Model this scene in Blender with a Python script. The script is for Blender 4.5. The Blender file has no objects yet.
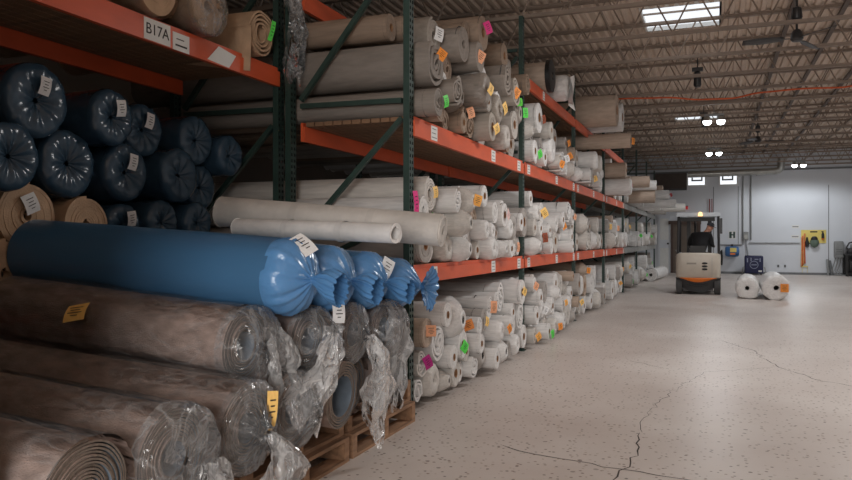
import bpy, bmesh, math, random
from mathutils import Vector, Matrix, noise
PI = math.pi
sc = bpy.context.scene
COL = sc.collection
rnd = random.Random(7)

ROLLS = '''
1 0 5.871 0.769 0.105 -2.06 H white - 1
1 0 6.643 0.616 0.098 -2.18 H white orange2 1
1 0 7.155 0.535 0.098 -2.18 S white - 1
1 0 7.602 0.436 0.109 -2.08 L white orange 1
1 0 6.908 0.395 0.098 -2.08 H white - 1
1 0 6.001 0.524 0.169 -2.19 F white - 1
1 0 6.489 0.439 0.133 -2.13 H white green 1
1 0 7.714 0.206 0.143 -2.08 C white - 1
1 0 5.707 0.384 0.123 -2.23 F pale magenta 1
1 0 5.922 0.211 0.149 -2.21 L pale - 1
1 0 6.23 0.361 0.108 -2.13 H white - 1
1 0 6.168 0.16 0.099 -2.18 C pale - 1
1 0 6.854 0.181 0.119 -2.13 F white - 1
1 0 7.461 0.169 0.108 -2.08 H white - 1
1 0 8.503 0.552 0.109 -2.18 H white - 1
1 0 8.148 0.434 0.128 -2.1 S white - 1
1 0 8.463 0.182 0.12 -2.13 L white - 1
1 0 7.673 0.635 0.099 -2.23 S white - 0
1 0 6.627 0.16 0.098 -2.21 H white - 1
1 0 8.795 0.49 0.185 -2.17 F white - 1
1 0 7.155 0.247 0.185 -2.17 C grey - 1
1 0 8.988 0.21 0.148 -2.17 H white - 1
1 0 7.865 0.467 0.152 -2.33 H white - 0
1 0 6.914 0.672 0.174 -2.33 C white - 1
1 0 9.018 0.765 0.164 -2.24 C white - 1
1 0 8.263 0.729 0.185 -2.27 F white - 1
1 0 6.315 0.682 0.161 -2.1 C white - 1
1 0 8.626 0.783 0.149 -2.1 H white yellow 1
1 0 8.002 0.203 0.141 -2.2 F pale - 0
1 0 7.372 0.577 0.119 -2.2 S grey yellow 1
1 0 5.681 0.634 0.124 -2.17 H tan peach 1
1 0 6.399 0.19 0.128 -2.17 H pale - 1
1 0 8.712 0.187 0.125 -2.27 C white yellow 0
1 0 8.373 0.386 0.099 -2.24 L grey - 0
1 0 6.705 0.345 0.099 -2.17 H pale - 1
1 0 9.082 0.445 0.101 -2.24 F white - 0
1 0 7.872 0.728 0.105 -2.2 F white - 1
1 0 5.658 0.163 0.101 -2.24 F white - 1
1 0 8.242 0.16 0.099 -2.17 S grey - 1
1 0 7.41 0.366 0.092 -2.27 F grey yellow 0
1 0 7.511 0.736 0.089 -2.17 F white peach 1
1 0 6.075 0.78 0.094 -2.33 F white - 0
1 1 5.907 1.778 0.15 -2.23 S pale yellow 1
1 1 6.731 1.752 0.137 -2.13 C pale amber 1
1 1 7.51 1.849 0.12 -2.23 H white - 1
1 1 6.389 1.542 0.123 -2.05 C pale - 1
1 1 7.218 1.493 0.105 -2.13 L white - 1
1 1 7.947 1.665 0.137 -2.13 H white pink2 1
1 1 8.203 1.739 0.106 -2.23 H white - 1
1 1 8.701 1.606 0.111 -2.13 H white - 1
1 1 5.97 1.29 0.098 -2.27 F tan - 0
1 1 6.286 1.315 0.123 -2.21 L pale - 1
1 1 6.527 1.306 0.115 -2.1 C white - 1
1 1 6.759 1.29 0.099 -2.18 F pale - 0
1 1 7.472 1.309 0.117 -2.13 L white - 1
1 1 7.616 1.475 0.099 -2.18 L white - 1
1 1 7.927 1.293 0.102 -2.13 C white - 1
1 1 8.158 1.517 0.117 -2.13 L white - 1
1 1 8.352 1.29 0.099 -2.15 C white - 0
1 1 6.629 1.517 0.116 -2.33 S tan - 0
1 1 7.254 1.29 0.098 -2.23 H pale - 1
1 1 6.848 1.541 0.101 -2.33 F tan amber2 0
1 1 8.999 1.61 0.183 -2.17 H grey - 1
1 1 8.78 1.347 0.155 -2.24 F pale peach 1
1 1 7.007 1.342 0.15 -2.27 S white - 1
1 1 5.716 1.351 0.158 -2.2 H grey - 1
1 1 8.435 1.545 0.158 -2.17 L grey - 1
1 1 6.09 1.522 0.159 -2.33 F pale green 1
1 1 7.426 1.609 0.13 -2.33 S tan - 1
1 1 5.676 1.63 0.119 -2.2 S white - 1
1 1 7.687 1.684 0.119 -2.17 S white - 1
1 1 9.064 1.311 0.119 -2.27 H white - 1
1 1 6.992 1.797 0.123 -2.33 H pale - 0
1 1 7.816 1.464 0.099 -2.2 H grey - 1
1 1 8.135 1.295 0.103 -2.1 H white - 1
1 1 7.704 1.292 0.101 -2.17 L white - 1
1 1 6.258 1.742 0.113 -2.1 F white - 1
1 1 7.041 1.585 0.091 -2.27 H pale - 0
1 1 8.541 1.279 0.088 -2.33 L grey - 0
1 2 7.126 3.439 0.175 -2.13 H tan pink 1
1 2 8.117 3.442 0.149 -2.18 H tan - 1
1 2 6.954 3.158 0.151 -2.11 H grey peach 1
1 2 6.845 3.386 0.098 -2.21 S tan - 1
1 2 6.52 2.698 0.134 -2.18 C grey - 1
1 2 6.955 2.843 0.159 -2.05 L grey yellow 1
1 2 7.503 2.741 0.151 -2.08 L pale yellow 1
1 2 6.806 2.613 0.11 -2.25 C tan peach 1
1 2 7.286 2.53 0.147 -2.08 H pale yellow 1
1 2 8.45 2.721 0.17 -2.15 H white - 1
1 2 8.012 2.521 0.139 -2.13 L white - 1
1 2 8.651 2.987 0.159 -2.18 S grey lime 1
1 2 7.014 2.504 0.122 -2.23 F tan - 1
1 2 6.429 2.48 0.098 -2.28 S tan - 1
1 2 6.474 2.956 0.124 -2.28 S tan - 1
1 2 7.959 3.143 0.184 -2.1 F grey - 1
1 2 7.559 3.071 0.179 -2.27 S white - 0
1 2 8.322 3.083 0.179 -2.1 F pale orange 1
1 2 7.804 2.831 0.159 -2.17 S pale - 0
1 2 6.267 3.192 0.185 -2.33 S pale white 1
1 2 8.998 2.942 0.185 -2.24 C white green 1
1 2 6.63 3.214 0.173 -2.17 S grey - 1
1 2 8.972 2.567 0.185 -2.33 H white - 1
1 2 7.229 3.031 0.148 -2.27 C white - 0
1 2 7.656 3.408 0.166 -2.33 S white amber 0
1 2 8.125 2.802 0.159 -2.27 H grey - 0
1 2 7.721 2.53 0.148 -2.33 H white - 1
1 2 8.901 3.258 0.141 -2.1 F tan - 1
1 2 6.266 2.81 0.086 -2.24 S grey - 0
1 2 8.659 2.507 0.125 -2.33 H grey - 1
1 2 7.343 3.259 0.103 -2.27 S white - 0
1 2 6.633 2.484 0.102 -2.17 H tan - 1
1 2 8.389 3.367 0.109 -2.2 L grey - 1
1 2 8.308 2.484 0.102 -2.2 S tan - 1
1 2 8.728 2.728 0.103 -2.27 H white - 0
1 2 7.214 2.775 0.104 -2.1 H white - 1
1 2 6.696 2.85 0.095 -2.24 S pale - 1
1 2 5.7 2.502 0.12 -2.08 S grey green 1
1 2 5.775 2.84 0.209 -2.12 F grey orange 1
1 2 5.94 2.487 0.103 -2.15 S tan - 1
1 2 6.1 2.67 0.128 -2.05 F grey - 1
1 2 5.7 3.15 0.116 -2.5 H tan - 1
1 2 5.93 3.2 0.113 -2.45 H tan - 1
2 0 9.399 0.819 0.102 -2.13 H white peach 1
2 0 10.061 0.442 0.127 -2.18 L white white 1
2 0 10.556 0.458 0.133 -2.13 H white - 1
2 0 11.014 0.754 0.154 -2.18 H white - 1
2 0 9.425 0.433 0.128 -2.1 H white - 1
2 0 9.548 0.65 0.119 -2.08 H white - 1
2 0 9.417 0.182 0.12 -2.13 S pale amber 1
2 0 9.93 0.174 0.112 -2.05 H white green 1
2 0 10.441 0.179 0.117 -2.08 L pale orange 1
2 0 10.306 0.427 0.115 -2.13 C white - 1
2 0 11.314 0.426 0.126 -2.13 F white amber 1
2 0 11.006 0.2 0.138 -2.08 C white - 1
2 0 11.841 0.378 0.132 -2.13 L white - 1
2 0 12.054 0.589 0.135 -2.23 F pale - 1
2 0 10.474 0.683 0.103 -2.23 S grey - 0
2 0 12.304 0.525 0.119 -2.18 H white - 1
2 0 11.56 0.242 0.176 -2.1 S pale - 1
2 0 11.778 0.731 0.171 -2.27 C pale - 1
2 0 12.586 0.65 0.185 -2.1 H grey - 1
2 0 12.288 0.232 0.169 -2.2 H pale orange 0
2 0 12.77 0.3 0.153 -2.2 F white yellow 0
2 0 9.775 0.484 0.158 -2.17 S pale - 0
2 0 9.783 0.797 0.15 -2.24 H pale - 1
2 0 11.328 0.714 0.158 -2.17 S pale - 1
2 0 10.712 0.214 0.152 -2.27 F pale - 0
2 0 10.212 0.684 0.154 -2.17 S grey - 1
2 0 11.057 0.468 0.131 -2.24 H grey - 0
2 0 10.76 0.625 0.127 -2.1 C white - 1
2 0 9.677 0.2 0.138 -2.24 H pale - 0
2 0 11.266 0.181 0.119 -2.1 H tan - 0
2 0 11.552 0.542 0.12 -2.24 C pale - 0
2 0 12.248 0.764 0.123 -2.24 L pale - 0
2 0 10.183 0.201 0.139 -2.17 S pale amber 1
2 0 12.524 0.369 0.099 -2.1 S tan yellow 1
2 0 12.01 0.172 0.11 -2.1 C grey - 1
2 0 12.553 0.162 0.101 -2.2 H white - 0
2 0 12.026 0.813 0.087 -2.1 H tan - 1
2 0 12.836 0.535 0.087 -2.33 S white - 0
2 0 10.839 0.422 0.088 -2.24 S pale - 0
2 0 12.064 0.365 0.087 -2.17 H pale amber 0
2 0 11.811 0.149 0.088 -2.17 C white - 0
2 1 9.401 1.918 0.104 -2.18 H white - 1
2 1 9.815 1.736 0.151 -2.13 H white - 1
2 1 11.08 1.69 0.123 -2.08 H white - 1
2 1 10.556 1.615 0.118 -2.08 S white - 1
2 1 9.542 1.742 0.118 -2.13 L white yellow 1
2 1 9.868 1.461 0.125 -2.13 H white rust 1
2 1 12.179 1.759 0.134 -2.13 H white peach 1
2 1 9.41 1.547 0.113 -2.13 H pale - 1
2 1 9.416 1.311 0.119 -2.08 C white - 1
2 1 10.352 1.525 0.102 -2.13 H white - 1
2 1 10.314 1.308 0.116 -2.1 S white - 1
2 1 11.803 1.44 0.132 -2.08 H white - 1
2 1 11.623 1.29 0.098 -2.03 H white - 1
2 1 11.549 1.518 0.13 -2.23 H rust - 0
2 1 12.027 1.555 0.116 -2.23 C pale - 0
2 1 12.481 1.642 0.185 -2.2 H pale - 1
2 1 11.1 1.377 0.185 -2.2 H pale - 1
2 1 11.605 1.829 0.181 -2.1 F white white 1
2 1 12.768 1.347 0.154 -2.33 S white - 0
2 1 10.107 1.621 0.158 -2.24 S grey - 0
2 1 10.582 1.343 0.15 -2.27 C white - 0
2 1 12.196 1.343 0.151 -2.27 H white - 0
2 1 10.826 1.579 0.15 -2.2 C grey - 0
2 1 11.311 1.603 0.12 -2.17 H grey orange 1
2 1 12.797 1.63 0.126 -2.33 H white - 0
2 1 9.662 1.315 0.123 -2.2 F white - 0
2 1 11.402 1.312 0.12 -2.33 H white - 0
2 1 10.358 1.77 0.129 -2.27 H grey - 0
2 1 10.072 1.314 0.122 -2.33 S grey - 0
2 1 12.481 1.322 0.13 -2.2 S white - 0
2 1 9.646 1.543 0.102 -2.1 H white - 1
2 1 11.841 1.671 0.099 -2.33 F white - 0
2 1 10.827 1.289 0.097 -2.33 S pale - 0
2 1 11.961 1.28 0.089 -2.33 F pale - 0
2 2 9.672 2.988 0.203 -2.13 H white rust 1
2 2 10.523 2.662 0.191 -2.13 L white - 1
2 2 9.441 2.526 0.144 -2.13 H white - 1
2 2 9.414 2.79 0.117 -2.18 C pale - 1
2 2 10.043 2.509 0.127 -2.13 H white - 1
2 2 10.819 2.516 0.134 -2.08 F pale orange 1
2 2 11.82 2.714 0.132 -2.18 S grey orange 1
2 2 12.138 2.533 0.151 -2.13 C pale - 1
2 2 11.65 2.511 0.129 -2.15 S grey - 1
2 2 11.203 2.909 0.158 -2.23 H grey - 1
2 2 10.214 2.693 0.115 -2.23 S grey - 1
2 2 12.781 2.777 0.141 -2.23 L white - 0
2 2 12.215 2.865 0.185 -2.33 F white - 0
2 2 10.863 2.837 0.185 -2.27 F pale - 0
2 2 12.46 2.544 0.161 -2.2 C pale - 1
2 2 11.139 2.568 0.185 -2.1 F white white 1
2 2 11.471 2.738 0.155 -2.33 H grey - 0
2 2 9.751 2.545 0.162 -2.2 S pale green 1
2 2 9.961 2.78 0.148 -2.33 C grey - 1
2 2 12.52 2.823 0.119 -2.17 S tan - 1
2 2 12.774 2.507 0.125 -2.1 C white - 1
2 2 10.321 2.909 0.123 -2.1 H pale - 1
2 2 10.283 2.484 0.102 -2.24 F pale peach 1
2 2 11.417 2.483 0.102 -2.1 S white - 1
2 2 11.884 2.485 0.103 -2.33 S white - 1
2 2 11.677 2.93 0.123 -2.33 H pale - 0
2 2 11.928 2.929 0.105 -2.2 H grey orange 1
3 0 14.797 0.496 0.176 -2.2 H grey - 0
3 0 14.083 0.567 0.151 -2.27 F grey - 0
3 0 15.31 0.239 0.177 -2.17 C grey peach 0
3 0 15.673 0.244 0.181 -2.1 H grey - 1
3 0 13.885 0.266 0.203 -2.33 F pale orange 0
3 0 14.59 0.223 0.161 -2.2 H white - 1
3 0 15.293 0.571 0.151 -2.24 S white - 0
3 0 14.258 0.229 0.166 -2.27 S tan - 0
3 0 13.208 0.233 0.171 -2.2 F pale - 1
3 0 14.977 0.215 0.153 -2.1 L pale - 1
3 0 13.615 0.576 0.201 -2.17 H tan - 1
3 0 13.224 0.595 0.186 -2.17 L white - 1
3 0 13.532 0.211 0.148 -2.17 H white - 1
3 0 16.458 0.267 0.204 -2.2 L pale - 1
3 0 14.665 0.806 0.155 -2.33 C tan orange 1
3 0 14.429 0.547 0.19 -2.17 S white - 1
3 0 16.054 0.257 0.194 -2.17 S pale - 0
3 0 15.03 0.745 0.159 -2.2 S white - 1
3 1 15.223 1.689 0.16 -2.17 S pale - 1
3 1 16.49 1.365 0.172 -2.27 H grey - 1
3 1 15.823 1.357 0.164 -2.24 C pale - 0
3 1 14.015 1.369 0.177 -2.2 H white orange 0
3 1 14.489 1.692 0.204 -2.33 S pale orange 0
3 1 13.316 1.677 0.177 -2.1 C pale - 1
3 1 13.814 1.683 0.19 -2.24 F white - 0
3 1 16.152 1.353 0.16 -2.27 L pale - 0
3 1 13.199 1.354 0.161 -2.24 H pale - 1
3 1 14.845 1.651 0.149 -2.27 H grey - 1
3 1 15.053 1.38 0.188 -2.2 C white - 1
3 1 13.558 1.388 0.195 -2.1 F pale - 1
3 1 14.353 1.35 0.158 -2.33 H grey peach 0
3 1 15.451 1.398 0.204 -2.2 C pale - 1
3 1 14.688 1.365 0.172 -2.24 S pale - 1
3 2 13.176 2.521 0.139 -2.0 F white - 1
3 2 13.511 2.804 0.161 -1.95 L white - 1
3 2 13.45 2.514 0.132 -2.0 H grey - 1
3 2 14.418 2.834 0.157 -2.0 L pale - 1
3 2 16.507 2.538 0.156 -2.33 S white - 0
3 2 15.856 2.553 0.171 -2.2 L white - 1
3 2 13.875 2.821 0.199 -2.27 H white - 0
3 2 14.783 2.802 0.204 -2.1 S white - 1
3 2 16.182 2.534 0.151 -2.27 S white - 0
3 2 16.335 2.801 0.153 -2.24 C grey - 0
3 2 14.531 2.538 0.156 -2.17 F grey yellow 1
3 2 14.182 2.573 0.19 -2.17 H pale - 1
3 2 15.715 2.9 0.197 -2.17 H white - 0
3 2 13.191 2.818 0.154 -2.24 H pale - 1
3 2 15.07 2.553 0.171 -2.1 F white - 1
3 2 15.45 2.588 0.205 -2.33 F pale - 0
4 0 19.332 0.252 0.189 -2.17 F white - 0
4 0 19.685 0.223 0.16 -2.33 F grey - 0
4 0 17.776 0.273 0.21 -2.17 S pale - 1
4 0 18.419 0.577 0.173 -2.1 F grey - 1
4 0 17.519 0.569 0.175 -2.27 H white - 1
4 0 16.992 0.277 0.214 -2.1 H white - 1
4 0 18.777 0.614 0.181 -2.1 C pale - 1
4 0 18.196 0.266 0.203 -2.17 L white - 1
4 0 18.937 0.262 0.199 -2.2 H white amber 1
4 0 19.153 0.593 0.19 -2.17 F tan green 0
4 0 20.221 0.643 0.181 -2.27 H pale amber 1
4 0 19.562 0.531 0.167 -2.24 S white - 0
4 0 17.998 0.615 0.191 -2.17 S white - 1
4 0 17.385 0.238 0.176 -2.27 L white - 0
4 0 20.06 0.276 0.213 -2.27 L grey - 0
4 1 17.709 1.394 0.201 -2.24 H white - 0
4 1 19.415 1.387 0.194 -2.24 H grey - 0
4 1 18.089 1.367 0.175 -2.24 H tan - 0
4 1 19.039 1.369 0.176 -2.1 H white - 1
4 1 19.816 1.395 0.202 -2.1 S white - 1
4 1 18.652 1.4 0.207 -2.17 F pale - 1
4 1 18.334 1.638 0.185 -2.17 S white peach 1
4 1 18.85 1.779 0.215 -2.33 H tan white 1
4 1 17.123 1.689 0.18 -2.33 F white - 1
4 1 17.949 1.704 0.184 -2.33 H pale - 0
4 1 20.197 1.367 0.174 -2.17 S pale - 0
4 1 16.954 1.369 0.176 -2.24 S grey - 1
4 1 17.319 1.376 0.183 -2.1 C pale - 1
4 1 17.482 1.689 0.164 -2.24 S grey yellow 1
4 2 16.954 2.924 0.176 -1.8 H tan - 1
4 2 17.358 2.599 0.215 -1.75 H tan red 1
4 2 16.958 2.563 0.18 -1.7 L white - 1
4 2 17.719 2.812 0.198 -2.1 S tan peach 0
4 2 19.795 2.554 0.171 -2.27 H pale - 0
4 2 18.205 2.943 0.204 -2.2 S white - 0
4 2 20.186 2.599 0.216 -2.27 H white - 0
4 2 17.33 3.029 0.209 -2.17 S white - 1
4 2 18.452 2.598 0.214 -2.24 H tan peach 1
4 2 19.643 2.909 0.21 -2.24 H pale - 0
4 2 18.038 2.576 0.193 -2.33 F white - 0
4 2 18.753 2.913 0.216 -2.27 C pale - 0
4 2 19.435 2.567 0.184 -2.33 S white - 0
4 2 19.038 2.591 0.208 -2.33 S pale orange 0
5 0 23.745 0.27 0.207 -2.2 S tan - 0
5 0 21.17 0.267 0.204 -2.1 F grey green 1
5 0 23.305 0.29 0.226 -2.1 S pale - 1
5 0 22.42 0.296 0.232 -2.2 H white - 0
5 0 21.338 0.627 0.187 -2.2 L pale yellow 1
5 0 21.615 0.299 0.235 -2.27 S pale - 0
5 0 22.021 0.529 0.224 -2.24 S white - 0
5 0 22.865 0.271 0.208 -2.1 S white - 1
5 0 22.69 0.682 0.233 -2.2 S white - 1
5 0 20.739 0.284 0.221 -2.27 H pale green 0
5 1 21.357 1.784 0.234 -2.33 S white yellow 1
5 1 23.241 1.428 0.235 -2.1 H white green 1
5 1 21.099 1.409 0.215 -2.27 H white - 0
5 1 23.662 1.375 0.183 -2.1 H grey - 0
5 1 22.763 1.43 0.236 -2.27 H grey - 0
5 1 20.831 1.743 0.206 -2.27 H white - 1
5 1 21.97 1.382 0.189 -2.27 S white - 1
5 1 21.829 1.784 0.231 -2.27 S pale yellow 1
5 1 22.345 1.373 0.18 -2.1 S white - 1
5 1 20.698 1.373 0.181 -2.2 S pale - 0
5 1 21.573 1.396 0.203 -2.33 H white amber 0
5 2 21.082 2.872 0.14 -1.45 H white - 1
5 2 21.267 2.582 0.199 -1.5 H tan - 1
5 2 20.678 2.941 0.16 -1.6 H tan - 1
5 2 21.472 2.962 0.226 -2.2 H pale peach 0
5 2 21.891 2.901 0.187 -2.17 F white - 0
5 2 20.846 2.599 0.215 -2.17 H white - 1
5 2 23.463 2.598 0.215 -2.17 S white - 0
5 2 23.051 2.575 0.192 -2.24 S white - 0
5 2 21.669 2.58 0.197 -1.99 S white amber 0
5 2 22.871 2.938 0.207 -2.24 S white - 0
5 2 23.874 2.574 0.191 -2.02 H white - 0
5 2 22.624 2.594 0.21 -1.92 H white - 0
5 2 22.184 2.606 0.223 -1.95 S white - 0
6 0 24.495 0.3 0.236 -2.27 F tan - 0
6 0 27.675 0.27 0.207 -2.27 H pale - 0
6 0 26.231 0.257 0.194 -2.33 S tan - 0
6 0 24.965 0.29 0.226 -2.24 S white green 0
6 0 25.809 0.285 0.222 -2.2 C white yellow 0
6 0 27.085 0.3 0.236 -2.2 F pale - 0
6 0 25.389 0.256 0.193 -2.1 C pale green 1
6 0 27.417 0.597 0.202 -2.24 S pale - 0
6 0 26.076 0.669 0.239 -2.1 S white - 1
6 0 26.637 0.269 0.206 -2.27 F white green 0
6 1 24.487 1.422 0.229 -2.1 S white - 1
6 1 25.491 1.392 0.199 -2.17 F white - 0
6 1 27.644 1.431 0.237 -2.27 H pale amber 0
6 1 27.197 1.397 0.204 -2.24 L grey - 0
6 1 25.286 1.755 0.212 -2.17 L pale - 1
6 1 26.782 1.398 0.205 -2.1 C pale - 1
6 1 25.715 1.754 0.211 -2.24 S white - 0
6 1 24.962 1.433 0.239 -2.1 S pale - 1
6 1 25.888 1.384 0.191 -2.17 H white - 0
6 1 26.328 1.439 0.245 -2.33 S grey orange 0
6 2 24.403 2.799 0.145 -1.3 H white red 1
6 2 24.391 2.516 0.134 -1.1 H white - 1
6 2 24.663 2.958 0.155 -1.5 H tan - 1
6 2 26.31 3.016 0.241 -2.08 H pale - 0
6 2 25.684 2.623 0.239 -2.1 L white peach 0
6 2 24.731 2.593 0.21 -2.17 L grey - 0
6 2 27.075 2.576 0.193 -2.02 F white - 0
6 2 25.192 2.629 0.246 -1.77 C pale - 0
6 2 26.903 2.937 0.201 -2.2 C white - 0
6 2 26.59 2.62 0.237 -2.24 H grey - 0
6 2 26.138 2.593 0.209 -1.67 S white - 1
6 2 27.491 2.602 0.218 -1.99 F tan orange 0
7 0 30.707 0.306 0.242 -2.33 H white - 0
7 0 31.166 0.274 0.211 -2.27 H pale - 0
7 0 28.236 0.301 0.238 -2.24 H white - 0
7 0 30.436 0.696 0.226 -2.33 H grey - 1
7 0 30.235 0.287 0.223 -2.2 H pale - 0
7 0 28.686 0.27 0.207 -2.2 F white - 0
7 0 29.104 0.268 0.205 -2.1 F white yellow 0
7 0 29.879 0.523 0.197 -2.24 H pale green 1
7 0 29.534 0.282 0.218 -2.24 F white - 0
7 1 29.012 1.811 0.242 -2.2 H pale - 1
7 1 28.239 1.434 0.241 -2.17 H white green 1
7 1 31.149 1.421 0.228 -2.24 S pale - 0
7 1 30.833 1.77 0.236 -2.1 H white - 1
7 1 28.72 1.427 0.233 -2.24 S white - 0
7 1 30.602 1.393 0.2 -2.1 H pale - 0
7 1 30.164 1.427 0.233 -2.1 S white - 0
7 1 29.221 1.403 0.21 -2.33 F white - 0
7 1 29.68 1.438 0.244 -2.1 H pale - 1
7 2 28.154 2.539 0.156 -0.95 H pale - 1
7 2 28.743 2.976 0.244 -1.77 S tan - 0
7 2 30.925 2.585 0.201 -1.77 S pale - 1
7 2 29.031 2.603 0.22 -1.7 S tan - 0
7 2 29.827 2.952 0.2 -1.92 F white - 0
7 2 30.477 2.625 0.242 -2.27 H grey - 0
7 2 28.514 2.585 0.202 -2.2 F pale - 1
7 2 29.226 3.021 0.234 -1.74 S grey amber 0
7 2 29.512 2.628 0.245 -2.2 H grey - 0
7 2 30.023 2.59 0.206 -2.24 S grey - 0
'''
BACK = [('tan', 3.159, 1.194, 0.206), ('tan', 3.411, 1.537, 0.214), ('tan', 3.815, 1.494, 0.185), ('blue', 3.154, 1.87, 0.201), ('blue', 3.684, 1.883, 0.22), ('blue', 4.129, 1.862, 0.203), ('blue', 4.618, 1.877, 0.203), ('blue', 5.02, 1.816, 0.183), ('blue', 4.497, 1.521, 0.168), ('blue', 4.83, 1.524, 0.16), ('blue', 4.165, 1.495, 0.16), ('blue', 3.393, 2.234, 0.229), ('blue', 3.938, 2.212, 0.189), ('blue', 4.364, 2.192, 0.196), ('blue', 4.888, 2.177, 0.195), ('blue', 5.248, 2.093, 0.169), ('tan', 3.598, 1.175, 0.187), ('tan', 4.018, 1.175, 0.187), ('blue', 4.398, 1.175, 0.187), ('blue', 4.778, 1.175, 0.187), ('blue', 5.2, 1.175, 0.187)]


# ------------------------------------------------------------------ helpers
class MB:
    """collects faces with material slots; builds ONE mesh object"""
    def __init__(s): s.v = []; s.f = []; s.m = []
    def add(s, vs, fs, m=0):
        b = len(s.v); s.v += [tuple(v) for v in vs]
        for f in fs: s.f.append(tuple(b + i for i in f)); s.m.append(m)
    def box(s, x0, x1, y0, y1, z0, z1, m=0):
        v = [(x0,y0,z0),(x1,y0,z0),(x1,y1,z0),(x0,y1,z0),(x0,y0,z1),(x1,y0,z1),(x1,y1,z1),(x0,y1,z1)]
        s.add(v, [(3,2,1,0),(4,5,6,7),(0,1,5,4),(1,2,6,5),(2,3,7,6),(3,0,4,7)], m)
    def bar(s, a, b, w, h, m=0, up=(0,0,1)):
        a = Vector(a); b = Vector(b); d = (b - a).normalized(); u = Vector(up)
        if abs(d.dot(u)) > .98: u = Vector((1,0,0))
        r = d.cross(u).normalized() * (w/2); u = r.cross(d).normalized() * (h/2)
        v = [a-r-u, a+r-u, a+r+u, a-r+u, b-r-u, b+r-u, b+r+u, b-r+u]
        s.add(v, [(0,1,2,3),(7,6,5,4),(0,4,5,1),(1,5,6,2),(2,6,7,3),(3,7,4,0)], m)
    def tube(s, pts, r, n=8, m=0, cap=True):
        pts = [Vector(p) for p in pts]; rings = []
        rr = r if isinstance(r, (list, tuple)) else [r]*len(pts)
        ref = None
        for i, p in enumerate(pts):
            d = (pts[min(i+1, len(pts)-1)] - pts[max(i-1, 0)]).normalized()
            if ref is None:
                ref = Vector((0,0,1)) if abs(d.z) < .9 else Vector((1,0,0))
            a = d.cross(ref).normalized(); b = a.cross(d).normalized(); ref = b
            rings.append([p + (a*math.cos(2*PI*k/n) + b*math.sin(2*PI*k/n))*rr[i] for k in range(n)])
        vs = [q for g in rings for q in g]; fs = []
        for i in range(len(pts)-1):
            for k in range(n):
                k2 = (k+1) % n
                fs.append((i*n+k, i*n+k2, (i+1)*n+k2, (i+1)*n+k))
        if cap:
            fs.append(tuple(range(n))[::-1]); fs.append(tuple((len(pts)-1)*n+k for k in range(n)))
        s.add(vs, fs, m)
    def grid(s, fn, nu, nv, m=0, closed=False):
        """fn(i/nu, j/nv) -> point"""
        vs = [fn(i/nu, j/nv) for i in range(nu+1) for j in range(nv + (0 if closed else 1))]
        w = nv if closed else nv+1; fs = []
        for i in range(nu):
            for j in range(nv):
                j2 = (j+1) % w if closed else j+1
                fs.append((i*w+j, i*w+j2, (i+1)*w+j2, (i+1)*w+j))
        s.add(vs, fs, m)
    def lathe(s, prof, n=32, axis='x', at=(0,0,0), m=0, fn=None):
        """prof: (axial, radius); fn(axial,radius,phi)->radius factor"""
        rings = []
        for (x, r) in prof:
            g = []
            for k in range(n):
                p = 2*PI*k/n; q = r*(fn(x, r, p) if fn else 1)
                c, d = q*math.cos(p), q*math.sin(p)
                if axis == 'x': v = (at[0]+x, at[1]+c, at[2]+d)
                elif axis == 'y': v = (at[0]+d, at[1]+x, at[2]+c)
                else: v = (at[0]+c, at[1]+d, at[2]+x)
                g.append(v)
            rings.append(g)
        vs = [q for g in rings for q in g]; fs = []
        for i in range(len(prof)-1):
            for k in range(n):
                k2 = (k+1) % n
                fs.append((i*n+k, (i+1)*n+k, (i+1)*n+k2, i*n+k2))
        s.add(vs, fs, m)
    def mesh(s, name, mats, smooth=.7):
        me = bpy.data.meshes.new(name); me.from_pydata(s.v, [], s.f)
        for m in (mats if isinstance(mats, (list, tuple)) else [mats]): me.materials.append(m)
        me.polygons.foreach_set('material_index', s.m)
        bm = bmesh.new(); bm.from_mesh(me); bmesh.ops.recalc_face_normals(bm, faces=bm.faces); bm.to_mesh(me); bm.free()
        if smooth:
            me.polygons.foreach_set('use_smooth', [True]*len(me.polygons))
            me.set_sharp_from_angle(angle=smooth)
        me.update(); return me
    def build(s, name, mats, parent=None, loc=(0,0,0), smooth=.7, color=None):
        return link(name, s.mesh(name, mats, smooth), parent, loc, color)

def link(name, me, parent=None, loc=(0,0,0), color=None, rot=None, scale=None):
    o = bpy.data.objects.new(name, me); COL.objects.link(o)
    o.location = loc
    if rot: o.rotation_euler = rot
    if scale: o.scale = scale
    if parent: o.parent = parent
    if color: o.color = (*color, 1)
    return o

def empty(name, loc, rot=(0,0,0)):
    o = bpy.data.objects.new(name, None); COL.objects.link(o)
    o.location = loc; o.rotation_euler = rot; o.empty_display_size = .1
    return o

def tag(o, label=None, cat=None, group=None, kind=None):
    if label: o['label'] = label
    if cat: o['category'] = cat
    if group: o['group'] = group
    if kind: o['kind'] = kind
    return o

def srgb(r, g, b):
    return tuple(((c/255)/12.92 if c/255 <= .04045 else ((c/255+.055)/1.055)**2.4) for c in (r, g, b))

# ------------------------------------------------------------------ materials
def newmat(name):
    m = bpy.data.materials.new(name); m.use_nodes = True
    nt = m.node_tree; nt.nodes.clear()
    out = nt.nodes.new('ShaderNodeOutputMaterial')
    return m, nt, out

def N(nt, t, **kw):
    n = nt.nodes.new(t)
    for k, v in kw.items():
        if k.startswith('i_'):
            n.inputs[k[2:].replace('_', ' ')].default_value = v
        else: setattr(n, k, v)
    return n

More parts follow.
